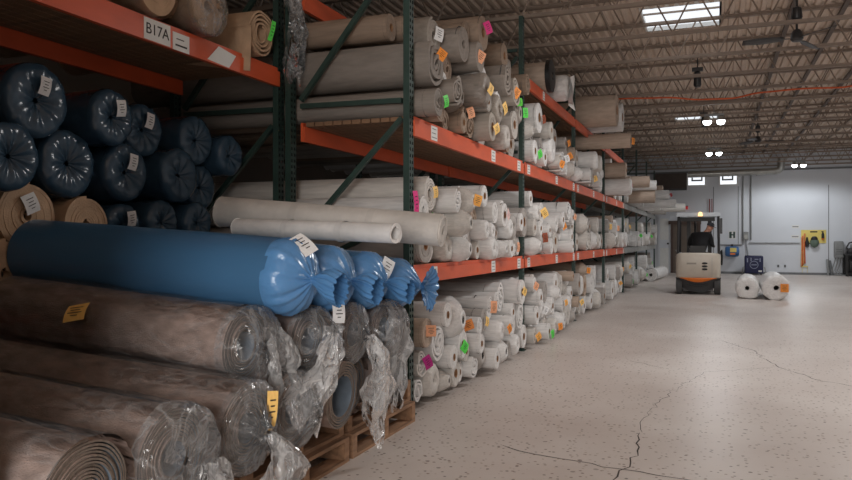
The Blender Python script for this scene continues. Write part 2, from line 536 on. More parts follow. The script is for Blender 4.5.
def mat(name, col=(.5,.5,.5), rough=.5, metal=0, var=.12, vscale=6., bump=0., bscale=60., objcol=False, spec=.5, stretch=None, emit=None, es=1, coords='Object'):
    m, nt, out = newmat(name); L = nt.links.new
    b = N(nt, 'ShaderNodeBsdfPrincipled'); L(b.outputs[0], out.inputs[0])
    b.inputs['Roughness'].default_value = rough; b.inputs['Metallic'].default_value = metal
    b.inputs['Specular IOR Level'].default_value = spec
    tc = N(nt, 'ShaderNodeTexCoord')
    vec = tc.outputs[coords]
    if stretch:
        mp = N(nt, 'ShaderNodeMapping'); mp.inputs['Scale'].default_value = stretch
        L(vec, mp.inputs[0]); vec = mp.outputs[0]
    nz = N(nt, 'ShaderNodeTexNoise', i_Scale=vscale, i_Detail=4.); L(vec, nz.inputs['Vector'])
    mr = N(nt, 'ShaderNodeMapRange'); L(nz.outputs['Fac'], mr.inputs[0])
    mr.inputs[1].default_value = .3; mr.inputs[2].default_value = .7
    mr.inputs[3].default_value = 1-var; mr.inputs[4].default_value = 1+var
    mx = N(nt, 'ShaderNodeMix', data_type='RGBA', blend_type='MULTIPLY'); mx.inputs[0].default_value = 1
    if objcol:
        oi = N(nt, 'ShaderNodeObjectInfo'); L(oi.outputs['Color'], mx.inputs[6])
    else: mx.inputs[6].default_value = (*col, 1)
    L(mr.outputs[0], mx.inputs[7]); L(mx.outputs[2], b.inputs['Base Color'])
    if bump:
        n2 = N(nt, 'ShaderNodeTexNoise', i_Scale=bscale, i_Detail=3.); L(vec, n2.inputs['Vector'])
        bp = N(nt, 'ShaderNodeBump', i_Strength=bump, i_Distance=.02); L(n2.outputs['Fac'], bp.inputs['Height']); L(bp.outputs[0], b.inputs['Normal'])
    if emit:
        b.inputs['Emission Color'].default_value = (*emit, 1); b.inputs['Emission Strength'].default_value = es
    return m

def film(name, clear, crease=.45, tint=(.8,.82,.84), rough=.18, bump=.6, scale=(6,6,6), face=.25, gb=.8):
    """thin clear polythene: see-through, with milky creases and gloss"""
    m, nt, out = newmat(name); L = nt.links.new
    tc = N(nt, 'ShaderNodeTexCoord'); mp = N(nt, 'ShaderNodeMapping'); mp.inputs['Scale'].default_value = scale
    L(tc.outputs['Object'], mp.inputs[0])
    nz = N(nt, 'ShaderNodeTexNoise', i_Scale=1.6, i_Detail=3., i_Distortion=1.0); L(mp.outputs[0], nz.inputs['Vector'])
    nz.inputs['Roughness'].default_value = .5
    sb = N(nt, 'ShaderNodeMath', operation='SUBTRACT'); L(nz.outputs['Fac'], sb.inputs[0]); sb.inputs[1].default_value = .5
    ab = N(nt, 'ShaderNodeMath', operation='ABSOLUTE'); L(sb.outputs[0], ab.inputs[0])
    tr = N(nt, 'ShaderNodeBsdfTransparent'); tr.inputs[0].default_value = (.96,.97,.98,1)
    pb = N(nt, 'ShaderNodeBsdfPrincipled'); pb.inputs['Base Color'].default_value = (*tint, 1)
    pb.inputs['Roughness'].default_value = rough; pb.inputs['Specular IOR Level'].default_value = .6
    bp = N(nt, 'ShaderNodeBump', i_Strength=bump, i_Distance=.03); L(ab.outputs[0], bp.inputs['Height']); L(bp.outputs[0], pb.inputs['Normal'])
    tl = N(nt, 'ShaderNodeBsdfTranslucent'); tl.inputs[0].default_value = (*tint, 1)
    m1 = N(nt, 'ShaderNodeMixShader'); m1.inputs[0].default_value = .35; L(pb.outputs[0], m1.inputs[1]); L(tl.outputs[0], m1.inputs[2])
    lw = N(nt, 'ShaderNodeLayerWeight', i_Blend=.35)
    cr = N(nt, 'ShaderNodeMapRange'); L(ab.outputs[0], cr.inputs[0])
    cr.inputs[1].default_value = .06; cr.inputs[2].default_value = .0; cr.inputs[3].default_value = clear; cr.inputs[4].default_value = clear+crease
    ad = N(nt, 'ShaderNodeMath', operation='MULTIPLY_ADD'); L(lw.outputs['Facing'], ad.inputs[0]); ad.inputs[1].default_value = face; L(cr.outputs[0], ad.inputs[2])
    ad.use_clamp = True
    m2 = N(nt, 'ShaderNodeMixShader'); L(ad.outputs[0], m2.inputs[0]); L(tr.outputs[0], m2.inputs[1]); L(m1.outputs[0], m2.inputs[2])
    gl = N(nt, 'ShaderNodeBsdfGlossy', i_Roughness=rough); gl.inputs[0].default_value = (1,1,1,1)
    n3 = N(nt, 'ShaderNodeTexNoise', i_Scale=3.4, i_Detail=2., i_Distortion=.6); L(mp.outputs[0], n3.inputs['Vector'])
    b3 = N(nt, 'ShaderNodeBump', i_Strength=gb, i_Distance=.05); L(n3.outputs['Fac'], b3.inputs['Height']); L(b3.outputs[0], gl.inputs['Normal'])
    fr = N(nt, 'ShaderNodeFresnel', i_IOR=1.45); L(b3.outputs[0], fr.inputs['Normal'])
    m3 = N(nt, 'ShaderNodeMixShader'); L(fr.outputs[0], m3.inputs[0]); L(m2.outputs[0], m3.inputs[1]); L(gl.outputs[0], m3.inputs[2])
    L(m3.outputs[0], out.inputs[0]); return m

M = {}
M['roll'] = mat('carpet_backing', rough=.62, var=.13, vscale=5, bump=.25, bscale=25, objcol=True, spec=.3, coords='Object')
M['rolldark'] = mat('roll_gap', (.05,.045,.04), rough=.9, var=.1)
M['wrapwhite'] = mat('white_wrap', rough=.38, var=.10, vscale=7, bump=.5, bscale=9, objcol=True, spec=.45)
M['card'] = mat('cardboard', srgb(150,112,80), rough=.8, var=.15)
M['hole'] = mat('core_shadow', (.03,.026,.022), rough=.95, var=.05)
M['tag'] = mat('paper_tag', rough=.6, var=.06, objcol=True)
M['ink'] = mat('ink', (.03,.025,.025), rough=.7, var=.1)
M['pile'] = mat('brown_pile', srgb(164,143,133), rough=.95, var=.30, vscale=22, bump=.5, bscale=220, spec=.12, stretch=(.5,1,1))
M['backing'] = mat('slate_backing', srgb(112,124,136), rough=.75, var=.12, vscale=20, bump=.2, bscale=200)
M['edge'] = mat('carpet_edge', srgb(120,108,98), rough=.95, var=.25, vscale=60)
M['tanroll'] = mat('tan_backing', srgb(196,166,138), rough=.85, var=.10, vscale=12, bump=.2, bscale=80, spec=.2)
M['blue'] = mat('blue_polythene', srgb(86,136,186), rough=.24, var=.16, vscale=3, bump=.8, bscale=11, spec=.6, stretch=(.6,1,1))
M['blueroll'] = mat('blue_polythene_body', srgb(66,108,146), rough=.28, var=.10, vscale=2, bump=.4, bscale=6, spec=.5, stretch=(.35,1,1))
M['bluegrey'] = mat('shaded_blue_polythene', srgb(54,76,94), rough=.22, var=.2, vscale=4, bump=.6, bscale=7, spec=.5)  # duller blue wrap, the back rack's shade put into its colour
M['film'] = film('clear_polythene', .03, .14, gb=.22, scale=(2.2,5,5), face=.14, rough=.14, bump=1.)
M['filmtail'] = film('clear_polythene_folds', .24, .30, tint=(.90,.90,.90), scale=(7,7,2.5), bump=1., face=.5, rough=.15)
M['filmend'] = film('clear_polythene_gather', .06, .24, tint=(.82,.83,.84), scale=(3,4,4), face=.42, rough=.12, bump=.8)
M['filmstar'] = film('clear_polythene_pleats', .04, .16, tint=(.86,.87,.88), scale=(3,3,3), face=.55, rough=.12, bump=.5)
M['green'] = mat('rack_green', srgb(46,66,60), rough=.45, var=.18, vscale=9, spec=.4)
M['greendark'] = mat('rack_slot', (.006,.008,.008), rough=.9)
M['orange'] = mat('rack_orange', srgb(214,92,54), rough=.42, var=.14, vscale=7, bump=.05, bscale=30, stretch=(1,.3,1))
M['greybeam'] = mat('rack_grey', srgb(150,150,146), rough=.5, var=.12)
M['deckwood'] = mat('deck_wood', srgb(128,98,74), rough=.85, var=.25, vscale=5, stretch=(.25,4,4))
M['wood'] = mat('pallet_wood', srgb(158,122,94), rough=.85, var=.30, vscale=5, stretch=(6,.6,6), bump=.3, bscale=30)
M['wall'] = mat('painted_wall', srgb(218,222,228), rough=.6, var=.03, vscale=.6, bump=.02)
M['walldark'] = mat('shade_dark_wall', srgb(120,112,104), rough=.8, var=.1, vscale=.8)  # dark tone puts the unlit side's shade into the wall colour
M['trim'] = mat('wall_seam', srgb(120,122,124), rough=.6)
M['strap'] = mat('deck_shade_brown', srgb(92,80,72), rough=.6)  # brown for the strips that stand in for deck shading
M['steel'] = mat('joist_paint', srgb(140,124,111), rough=.55, var=.12, vscale=3)
M['deck'] = mat('roof_deck', srgb(208,190,174), rough=.7, var=.10, vscale=1.2)
M['black'] = mat('black_paint', (.012,.012,.012), rough=.45)
M['dark'] = mat('dark_metal', (.03,.03,.032), rough=.4)
M['rubber'] = mat('tyre_rubber', (.06,.06,.06), rough=.85)
M['galv'] = mat('galvanised', srgb(170,170,166), rough=.4, metal=.7)
M['conduit'] = mat('conduit_grey', srgb(140,142,142), rough=.5)
M['sky'] = mat('skylight_pane', (.8,.8,.8), rough=.5, emit=(.86,.93,1.0), es=.92, var=.02)
M['winpane'] = mat('window_pane', (.8,.8,.8), rough=.5, emit=(.90,.95,1.0), es=1.0, var=.02)
M['lamp'] = mat('lamp_lens', (.9,.9,.9), rough=.4, emit=(.93,.97,1.0), es=14, var=.01)
M['white'] = mat('white_paint', srgb(225,225,222), rough=.5, var=.04)
M['beige'] = mat('truck_body', srgb(196,186,172), rough=.35, var=.05, spec=.5)
M['lorange'] = mat('truck_orange', srgb(230,120,40), rough=.4, var=.06)
M['yellow'] = mat('yellow_board', srgb(236,214,120), rough=.55, var=.05)
M['navy'] = mat('navy_plastic', srgb(30,36,74), rough=.45, var=.15)
M['bluedrum'] = mat('reel_blue', srgb(62,108,160), rough=.45, var=.1)
M['red'] = mat('red_plastic', srgb(200,44,48), rough=.45, emit=(.8,.05,.05), es=.15)
M['amber'] = mat('beacon_lens', srgb(250,170,90), rough=.3, emit=(1.,.62,.3), es=1.6)
M['skin'] = mat('skin', srgb(190,136,112), rough=.55, var=.06)
M['cloth'] = mat('black_clothing', (.012,.012,.014), rough=.9, var=.3, vscale=30)
M['cap'] = mat('dark_cap', (.03,.03,.035), rough=.85)
M['brown'] = mat('door_brown', srgb(110,98,88), rough=.7, var=.08)
M['cord'] = mat('orange_cord', srgb(214,96,48), rough=.5)
M['greenbag'] = mat('green_pouch', srgb(96,112,100), rough=.8)

# concrete floor: worn pale screed with exposed aggregate chips
def floor_mat():
    m, nt, out = newmat('ground_concrete'); L = nt.links.new
    b = N(nt, 'ShaderNodeBsdfPrincipled'); L(b.outputs[0], out.inputs[0])
    tc = N(nt, 'ShaderNodeTexCoord')
    big = N(nt, 'ShaderNodeTexNoise', i_Scale=.8, i_Detail=5.); L(tc.outputs['Object'], big.inputs['Vector'])
    r1 = N(nt, 'ShaderNodeValToRGB'); L(big.outputs['Fac'], r1.inputs[0])
    r1.color_ramp.elements[0].position = .3; r1.color_ramp.elements[0].color = (*srgb(200,188,181), 1)
    r1.color_ramp.elements[1].position = .7; r1.color_ramp.elements[1].color = (*srgb(218,210,204), 1)
    vo = N(nt, 'ShaderNodeTexVoronoi', i_Scale=26.); L(tc.outputs['Object'], vo.inputs['Vector'])
    lt = N(nt, 'ShaderNodeMapRange'); L(vo.outputs['Distance'], lt.inputs[0]); lt.inputs[1].default_value = .30; lt.inputs[2].default_value = .22
    sel = N(nt, 'ShaderNodeSeparateColor'); L(vo.outputs['Color'], sel.inputs[0])
    gt = N(nt, 'ShaderNodeMapRange'); L(sel.outputs[0], gt.inputs[0]); gt.inputs[1].default_value = .38; gt.inputs[2].default_value = .44
    mu = N(nt, 'ShaderNodeMath', operation='MULTIPLY'); L(lt.outputs[0], mu.inputs[0]); L(gt.outputs[0], mu.inputs[1])
    r2 = N(nt, 'ShaderNodeValToRGB'); L(sel.outputs[1], r2.inputs[0])
    r2.color_ramp.elements[0].color = (*srgb(84,70,60), 1); r2.color_ramp.elements[1].color = (*srgb(212,204,194), 1)
    r2.color_ramp.elements.new(.5).color = (*srgb(140,114,96), 1)
    mu2 = N(nt, 'ShaderNodeMath', operation='MULTIPLY'); L(mu.outputs[0], mu2.inputs[0]); mu2.inputs[1].default_value = .85
    mx = N(nt, 'ShaderNodeMix', data_type='RGBA'); L(mu2.outputs[0], mx.inputs[0]); L(r1.outputs[0], mx.inputs[6]); L(r2.outputs[0], mx.inputs[7])
    # dark pits
    vp = N(nt, 'ShaderNodeTexVoronoi', i_Scale=9.); L(tc.outputs['Object'], vp.inputs['Vector'])
    sp = N(nt, 'ShaderNodeSeparateColor'); L(vp.outputs['Color'], sp.inputs[0])
    rs = N(nt, 'ShaderNodeMath', operation='MULTIPLY'); L(sp.outputs[0], rs.inputs[0]); rs.inputs[1].default_value = .15
    lp = N(nt, 'ShaderNodeMath', operation='LESS_THAN'); L(vp.outputs['Distance'], lp.inputs[0]); L(rs.outputs[0], lp.inputs[1])
    pm = N(nt, 'ShaderNodeMath', operation='MULTIPLY'); L(lp.outputs[0], pm.inputs[0]); L(sp.outputs[1], pm.inputs[1])
    mx2 = N(nt, 'ShaderNodeMix', data_type='RGBA'); L(pm.outputs[0], mx2.inputs[0]); L(mx.outputs[2], mx2.inputs[6]); mx2.inputs[7].default_value = (*srgb(112,97,87), 1)
    L(mx2.outputs[2], b.inputs['Base Color'])
    rr = N(nt, 'ShaderNodeMapRange'); L(big.outputs['Fac'], rr.inputs[0]); rr.inputs[3].default_value = .30; rr.inputs[4].default_value = .46
    L(rr.outputs[0], b.inputs['Roughness']); b.inputs['Specular IOR Level'].default_value = .5
    n2 = N(nt, 'ShaderNodeTexNoise', i_Scale=5., i_Detail=6.); L(tc.outputs['Object'], n2.inputs['Vector'])
    bp = N(nt, 'ShaderNodeBump', i_Strength=.12, i_Distance=.02); L(n2.outputs['Fac'], bp.inputs['Height']); L(bp.outputs[0], b.inputs['Normal'])
    return m
M['floor'] = floor_mat()

TAGC = {'orange':srgb(246,152,60),'orange2':srgb(226,140,70),'yellow':srgb(252,206,120),'amber':srgb(250,180,90),'amber2':srgb(250,186,104),'peach':srgb(244,176,136),
        'green':srgb(90,226,84),'lime':srgb(96,214,70),'pink':srgb(232,60,140),'pink2':srgb(238,200,196),'magenta':srgb(196,40,140),'rust':srgb(150,74,46),'white':srgb(232,232,232),'red':srgb(176,44,50)}
ROLLC = {'white':srgb(224,222,220),'pale':srgb(206,201,195),'grey':srgb(174,168,163),'tan':srgb(184,165,149),'rust':srgb(150,112,92)}

# ------------------------------------------------------------------ the room
WY = 33.4; XL, XR = -8.0, 7.5; YB = -5.0; ZT = 5.0
def struct(name, mb, m, parent=None, **k):
    o = mb.build(name, m, parent, **k)
    if not parent: o['kind'] = 'structure'
    return o
b = MB(); b.box(XL-.2, XR+.2, YB-.2, WY+.2, -.2, 0); floor = struct('floor', b, M['floor'])
b = MB(); b.box(XL-.2, XR+.2, WY, WY+.2, 0, 5.3); wall_back = struct('wall_back', b, M['wall'])
b = MB(); b.box(XR, XR+.2, YB-.2, WY, 0, 5.3); struct('wall_right', b, M['wall'])
b = MB(); b.box(XL-.2, XL, YB-.2, WY, 0, 5.3); struct('wall_left', b, M['walldark'])
b = MB(); b.box(XL, XR, YB-.2, YB, 0, 5.3); struct('wall_rear', b, M['walldark'])

# floor cracks: thin filled hairlines, children of the floor
def crack(pts, w):
    b = MB(); P = []
    for i in range(len(pts)-1):
        a, c = Vector((*pts[i], 0)), Vector((*pts[i+1], 0)); n = max(2, int((c-a).length/.09))
        for k in range(n):
            q = a.lerp(c, k/n); q += Vector((rnd.gauss(0,.014), rnd.gauss(0,.014), 0)); P.append(q)
    P.append(Vector((*pts[-1], 0)))
    vs = []; fs = []
    for i, q in enumerate(P):
        d = (P[min(i+1,len(P)-1)] - P[max(i-1,0)]).normalized(); s = Vector((-d.y, d.x, 0)) * w*(.4+.6*rnd.random()) * (.35 if i in (0,len(P)-1) else 1)
        vs += [q - s + Vector((0,0,.0012)), q + s + Vector((0,0,.0012))]
    for i in range(len(P)-1): fs.append((2*i, 2*i+1, 2*i+3, 2*i+2))
    b.add(vs, fs); b.build('floor_crack', M['crack'], floor)
M['crack'] = mat('crack_dirt', srgb(70,62,56), rough=.95)
for pts, w in (([(-1.35,4.93),(-1.11,4.79),(-.42,4.66),(.3,4.45),(1.2,4.2)], .006), ([(-.55,4.4),(-.50,4.75),(-.47,5.2),(-.50,5.6)], .006), ([(-.5,5.6),(-.53,6.0),(-.42,6.9),(-.22,7.9)], .003),
  ([(.05,11.2),(.45,10.3),(.62,9.2),(.95,8.35),(1.3,8.05),(2.1,7.9),(3.4,7.9)], .006), ([(-.9,8.9),(-.6,8.6),(-.45,8.5)], .004), ([(-.22,7.9),(-.1,8.4),(.62,9.0)], .0035)):
    crack(pts, w)

# corrugated roof deck with square skylight openings
def deck_strip(x0, x1, y0, y1, b):
    pitch, d = .152, .038; n = max(1, round((x1-x0)/pitch)); p = (x1-x0)/n; prof = []
    for k in range(n):
        x = x0+k*p; prof += [(x, 0), (x+.40*p, 0), (x+.53*p, d), (x+.87*p, d)]
    prof.append((x1, 0))
    vs = [(x, y, ZT+z) for (x, z) in prof for y in (y0, y1)]
    b.add(vs, [(2*i, 2*i+1, 2*i+3, 2*i+2) for i in range(len(prof)-1)])
SKX = (-1.07, .08); SKY = [(12.2, 13.5), (22.95, 24.15)]
b = MB(); deck_strip(XL-.2, SKX[0], YB-.2, WY, b); deck_strip(SKX[1], XR+.2, YB-.2, WY, b)
ys = [YB-.2] + [v for q in SKY for v in q] + [WY]
for k in range(0, len(ys), 2): deck_strip(SKX[0], SKX[1], ys[k], ys[k+1], b)
b.box(XL-.2, XR+.2, YB-.2, YB-.1, ZT, ZT+.3)
ceiling = struct('ceiling', b, M['deck'], smooth=0)
for i, (y0, y1) in enumerate(SKY):
    b = MB()
    for (a0,a1,c0,c1) in ((SKX[0]-.03,SKX[0],y0,y1),(SKX[1],SKX[1]+.03,y0,y1),(SKX[0],SKX[1],y0-.03,y0),(SKX[0],SKX[1],y1,y1+.03)):
        b.box(a0,a1,c0,c1,ZT+.0,ZT+.26)
    w = struct('window_%d' % (i+3), b, M['white'])
    p = MB()
    def dome(u, v, y0=y0, y1=y1):
        return (SKX[0]+(SKX[1]-SKX[0])*u, y0+(y1-y0)*v, ZT+.07+.08*math.sin(PI*u)*math.sin(PI*v))
    p.grid(dome, 8, 8); p.build('skylight_pane', M['sky'], w)
    p = MB(); p.bar((SKX[0], y0+.3*(y1-y0), ZT+.03), (SKX[1], y0+.3*(y1-y0), ZT+.03), .02, .03); p.build('skylight_bar', M['steel'], w)

# open-web steel joists, one thing each
JY = [9.87+1.55*k for k in range(-1, 16)]
JX0, JX1, ZB, ZC = XL, XR, 4.36, 4.995
def joist_meshes():
    t = MB(); 
    for s in (-.024, .024): t.box(JX0, JX1, s-.02, s+.02, ZC-.03, ZC-.0)
    t.box(JX0, JX1, -.045, .045, ZC-.045, ZC-.035)
    bt = MB(); bt.box(JX0, JX1, -.04, .04, ZB, ZB+.008)
    for s in (-.02, .02): bt.box(JX0, JX1, s-.006, s+.006, ZB, ZB+.05)
    w = MB(); pit = .62; n = int((JX1-JX0)/pit)
    for k in range(n):
        x = JX0+k*pit
        w.tube([(x, 0, ZB+.03), (x+pit*.46, 0, ZC-.04)], .0125, 6, cap=False)
        w.tube([(x+pit*.54, 0, ZC-.04), (x+pit, 0, ZB+.03)], .0125, 6, cap=False)
    return t.mesh('top_chord', M['steel']), bt.mesh('bottom_chord', M['steel']), w.mesh('web', M['steel'])
jm = joist_meshes()
ORD = ['first','second','third','fourth','fifth','sixth','seventh','eighth','ninth','tenth','eleventh','twelfth','thirteenth','fourteenth','fifteenth','sixteenth','seventeenth','eighteenth','nineteenth','twentieth']
for i, y in enumerate(JY):
    r = empty('roof_joist', (0, y, 0))
    tag(r, 'beige open-web steel roof joist, %s of the row counted from the camera end' % ORD[i], 'roof joist', 'open-web joists under the roof deck')
    for nm, me in zip(('top_chord','bottom_chord','web'), jm): link(nm, me, r)
for i, x in enumerate((-2.44, -1.4, 3.2)):
    b = MB(); b.box(x-.018, x+.018, 6.9, WY, ZB+.052, ZB+.058); b.box(x-.018, x-.012, 6.9, WY, ZB+.052, ZB+.088)
    tag(b.build('bridging_bar', M['steel']), ['thin steel bridging bar running above the rack posts','thin steel bridging bar just left of the near skylight','thin steel bridging bar right of the ceiling fans'][i], 'bar', 'bridging bars along the joists')
for i, x in enumerate((1.12, 1.85, 2.7)):  # thin strips put in as soft dark shading stripes along the deck
    b = MB(); b.box(x-.035, x+.035, 9.0, WY, ZT-.045+.0, ZT-.0)
    o = b.build('deck_shade_strip', M['strap'], None); tag(o, ['dark shading stripe under the roof deck above the near fan','dark shading stripe under the roof deck right of the near fan','dark shading stripe under the roof deck at the far right'][i], 'strap', 'dark shading stripes under the roof deck')
    o.location = (0,0,-.047)

# back wall details
b = MB(); b.box(XL, XR, WY-.06, WY, 4.20, 4.27); struct('trim_1', b, M['trim'])
for i, (x, z0, z1) in enumerate(((-.02, 0, 3.6), (.93, 1.2, 3.6), (4.23, 0, 3.57))):
    b = MB(); b.box(x-.012, x+.012, WY-.012, WY, z0, z1); struct('trim_%d' % (i+2), b, M['trim'])
b = MB(); b.box(XL, XR, WY-.02, WY, 0, .09); struct('baseboard_back', b, M['trim'])
for i, (x0, x1) in enumerate(((-1.06, -.31), (.19, .92))):
    z0, z1 = 3.64, 4.17; y = WY-.05
    b = MB()
    for q in ((x0, x0+.05, z0, z1), (x1-.05, x1, z0, z1), (x0+.05, x1-.05, z0, z0+.05), (x0+.05, x1-.05, z1-.05, z1)): b.box(q[0], q[1], y, WY, q[2], q[3])
    w = struct('window_%d' % (i+1), b, M['white'])
    b = MB(); b.box(x0+.05, x1-.05, WY-.02, WY-.005, z0+.05, z1-.05); b.build('window_pane', M['winpane'], w)
    cx = (x0+x1)/2 + (.02 if i == 0 else -.03); b = MB()
    for q in ((cx-.22, cx-.16, 3.85, 4.09), (cx+.16, cx+.22, 3.85, 4.09), (cx-.16, cx+.16, 3.85, 3.91), (cx-.16, cx+.16, 4.03, 4.09)): b.box(q[0], q[1], WY-.06, WY-.02, q[2], q[3])
    b.build('vent_frame', M['dark'], w)
# white door, brown doorway, red sign, dark housing
b = MB(); b.box(-2.22, -1.72, WY-.05, WY, 0, 2.45); d = struct('door_1', b, M['wall'])
b = MB(); b.lathe([(-.09, .0), (-.09, .035), (-.05, .045), (-.03,.02), (0, .02)], 12, 'y', (-1.82, WY-.05, 1.24)); b.build('door_knob', M['dark'], d)
for z in (.6, 1.85):
    b = MB(); b.box(-2.14, -1.80, WY-.058, WY-.05, z-.45, z+.45); b.build('door_panel', M['white'], d)
b = MB(); b.box(-1.70, -1.60, WY-.10, WY, 0, 2.15); b.box(-.62, -.52, WY-.10, WY, 0, 2.15); b.box(-1.80, -.50, WY-.12, WY, 2.05, 2.2)
d = struct('door_2', b, M['doorframe'] if 'doorframe' in M else mat('door_frame', srgb(84,66,58), rough=.6))
b = MB(); b.box(-1.60, -.62, WY-.05, WY, 0, 2.05); b.build('door_leaf', M['brown'], d)
b = MB(); b.box(-.75, -.70, WY-.09, WY-.05, .95, 1.1); b.build('door_handle', M['galv'], d)
r = empty('warning_sign', (-1.15, WY, 2.74)); b = MB(); b.box(-.13, .13, -.10, 0, -.065, .065)
b.build('sign_box', M['red'], r); b = MB(); b.box(-.135, .135, -.075, 0, .065, .085); b.build('sign_cap', M['dark'], r)
tag(r, 'small red box sign on the back wall above the forklift roof', 'sign')
r = empty('door_shutter', (-1.7, WY, 4.0)); b = MB(); b.box(-.66, .64, -.45, 0, -.46, .17); b.build('shutter_housing', mat('shutter_brown', srgb(74,64,58), rough=.7), r)
b = MB(); b.box(-.66, .64, -.30, -.05, -.52, -.46); b.build('bottom_rail', M['dark'], r)
tag(r, 'dark brown roller shutter housing high on the wall left of the windows', 'shutter box')

# round metal duct along the back wall
r = empty('air_duct', (0, WY-.45, 4.12))
b = MB(); b.tube([(-1.0, 0, -.02), (-.2,0,-.01),(.7,0,0),(1.5,0,.01), (2.28, 0, .02)], .13, 16); b.build('duct_pipe', M['galv'], r)
b = MB(); b.tube([(2.28,0,.02), (2.40,0,.04), (2.47,0,.11), (2.5,0,.22), (2.5,0,.55)], .14, 14); b.build('duct_elbow', M['galv'], r)
for x in (-.5, .55, 1.6):
    b = MB(); b.lathe([(-.02,.13),(-.02,.145),(.02,.145),(.02,.13)], 16, 'x', (x,0,0)); b.build('duct_collar', M['galv'], r)
tag(r, 'round silver air duct with elbow, running over the two bright windows', 'duct')

def conduit(name, pts, rad, m, label, cat='pipe', group=None):
    b = MB(); b.tube(pts, rad, 8); return tag(b.build(name, m), label, cat, group)
conduit('wall_conduit', [(1.11, WY-.04, 1.2), (1.11, WY-.04, 4.1)], .022, M['conduit'], 'grey vertical conduit left of the wall junction box', group='conduits on the back wall')
conduit('wall_conduit', [(1.41, WY-.04, 1.40), (1.41, WY-.04, 4.12)], .028, M['conduit'], 'grey vertical conduit right of the wall junction box', group='conduits on the back wall')
conduit('wall_conduit', [(.22, WY-.04, 1.19), (1.06, WY-.04, 1.19)], .025, M['conduit'], 'grey horizontal conduit just above the blue reel', group='conduits on the back wall')
conduit('wall_conduit', [(1.32, WY-.04, 1.27), (3.20, WY-.04, 1.27)], .02, M['conduit'], 'long grey horizontal conduit ending at the yellow board', group='conduits on the back wall')
conduit('sprinkler_pipe', [(-.17, WY-.06, 2.5), (-.17, WY-.06, 3.1)], .018, M['red2'] if 'red2' in M else mat('pipe_red', srgb(150,60,58), rough=.5), 'thin red upright pipe above the forklift, left of a pair', group='red pipes')
conduit('sprinkler_pipe', [(-.08, WY-.06, 2.5), (-.08, WY-.06, 3.1)], .018, bpy.data.materials['pipe_red'], 'thin red upright pipe above the forklift, right of a pair', group='red pipes')
r = empty('junction_box', (1.22, WY, 1.56)); b = MB(); b.box(-.10, .10, -.11, 0, -.16, .16); b.build('box', M['conduit'], r)
b = MB(); b.box(-.06, .06, -.13, -.11, -.12, .04); b.build('cover', M['galv'], r)
b = MB(); b.tube([(0,-.05,-.16),(.02,-.05,-.4),(.07,-.06,-.75),(.06,-.06,-1.0)], .018, 8); b.build('drop_cable', M['conduit'], r)
tag(r, 'grey electrical junction box on the wall above the navy bin', 'electrical box')

# rolls of open-web light: paired high-bay lamps
def highbay(x, y, z, label, e):
    r = empty('highbay_lamp', (x, y, z)); tag(r, label, 'lamp', 'lit high-bay lamps')
    b = MB(); b.box(-.22, .22, -.03, .03, .12, .17); b.build('bracket', M['conduit'], r)
    for s in (-.15, .15):
        b = MB(); b.lathe([(.12,.03),(.10,.07),(.03,.09),(.0,.10)], 20, 'z', (s,0,0)); sh = b.build('lamp_shade', M['galv'], r)
        b = MB(); b.lathe([(.01,.095),(-.03,.092),(-.07,.07),(-.09,.035),(-.095,.0)], 20, 'z', (s,0,0)); b.build('lamp_lens', M['lamp'], sh)
    b = MB(); b.tube([(0,0,.17),(0,0,ZT-z-.04)], .010, 6); b.build('stem', M['conduit'], r)
    l = bpy.data.lights.new('highbay_light', 'SPOT'); l.energy = e; l.color = (.93,.97,1.0); l.shadow_soft_size = .22; l.spot_size = math.radians(168); l.spot_blend = .35
    lo = bpy.data.objects.new('highbay_light', l); COL.objects.link(lo); lo.location = (x, y, z-.14)
highbay(0, 18.97, 4.2, 'bright twin high-bay lamp beside the far skylight', 115)
highbay(0, 25.94, 4.2, 'bright twin high-bay lamp below the far skylight, above the forklift', 115)
highbay(2.97, 31.24, 4.2, 'bright twin high-bay lamp hanging close to the back wall', 200)
for i, (x, y, z) in enumerate(((-.3, 12.9+2.6, 4.62), (-.25, 20.9, 4.6))):
    r = empty('unlit_lamp', (x, y, z)); tag(r, ['dark unlit lamp drop hanging under the joists below the near skylight','small dark unlit lamp drop left of the orange cord'][i], 'lamp', 'unlit lamp drops')
    b = MB(); b.box(-.10,.10,-.04,.04,.05,.12); b.build('bracket', M['dark'], r)
    b = MB(); b.lathe([(.05,.03),(.02,.06),(-.22,.075),(-.26,.05),(-.26,0)], 14, 'z'); b.build('lamp_body', M['dark'], r)
    b = MB(); b.tube([(0,0,.12),(0,0,ZT-z-.04)], .012, 6); b.build('stem', M['dark'], r)

def fan(x, y, z, a0, label):
    r = empty('ceiling_fan', (x, y, z)); tag(r, label, 'ceiling fan', 'dark ceiling fans')
    b = MB(); b.lathe([(.10,.0),(.10,.04),(.05,.075),(-.03,.085),(-.06,.06),(-.07,0)], 20, 'z'); b.build('motor_hub', M['dark'], r)
    b = MB(); b.tube([(0,0,.09),(0,0,ZT-z-.04)], .016, 8); b.build('down_rod', M['dark'], r)
    b = MB(); b.lathe([(.42,.02),(.40,.06),(.27,.075),(.22,.05),(.20,.02)], 16, 'z'); b.build('canopy', M['dark'], r)
    for k in range(3):
        a = a0 + k*2*PI/3; c, s = math.cos(a), math.sin(a)
        b = MB(); b.bar((.09*c,.09*s,-.02), (.20*c,.20*s,-.02), .03, .008)
        def bl(u, v, c=c, s=s):
            q = .17+.53*u; w = (.045+.035*math.sin(PI*min(1,u*1.05)*.9))*(v-.5)*2; t = .3*w
            return (q*c - w*s, q*s + w*c, -.02+t-.02*u)
        b.grid(bl, 8, 3)
        o = b.build('blade', M['dark'], r); sm = o.modifiers.new('s','SOLIDIFY'); sm.thickness = .006
fan(1.07, 11.53, 4.2, math.radians(185), 'dark three-blade ceiling fan at the upper right, nearest the camera')
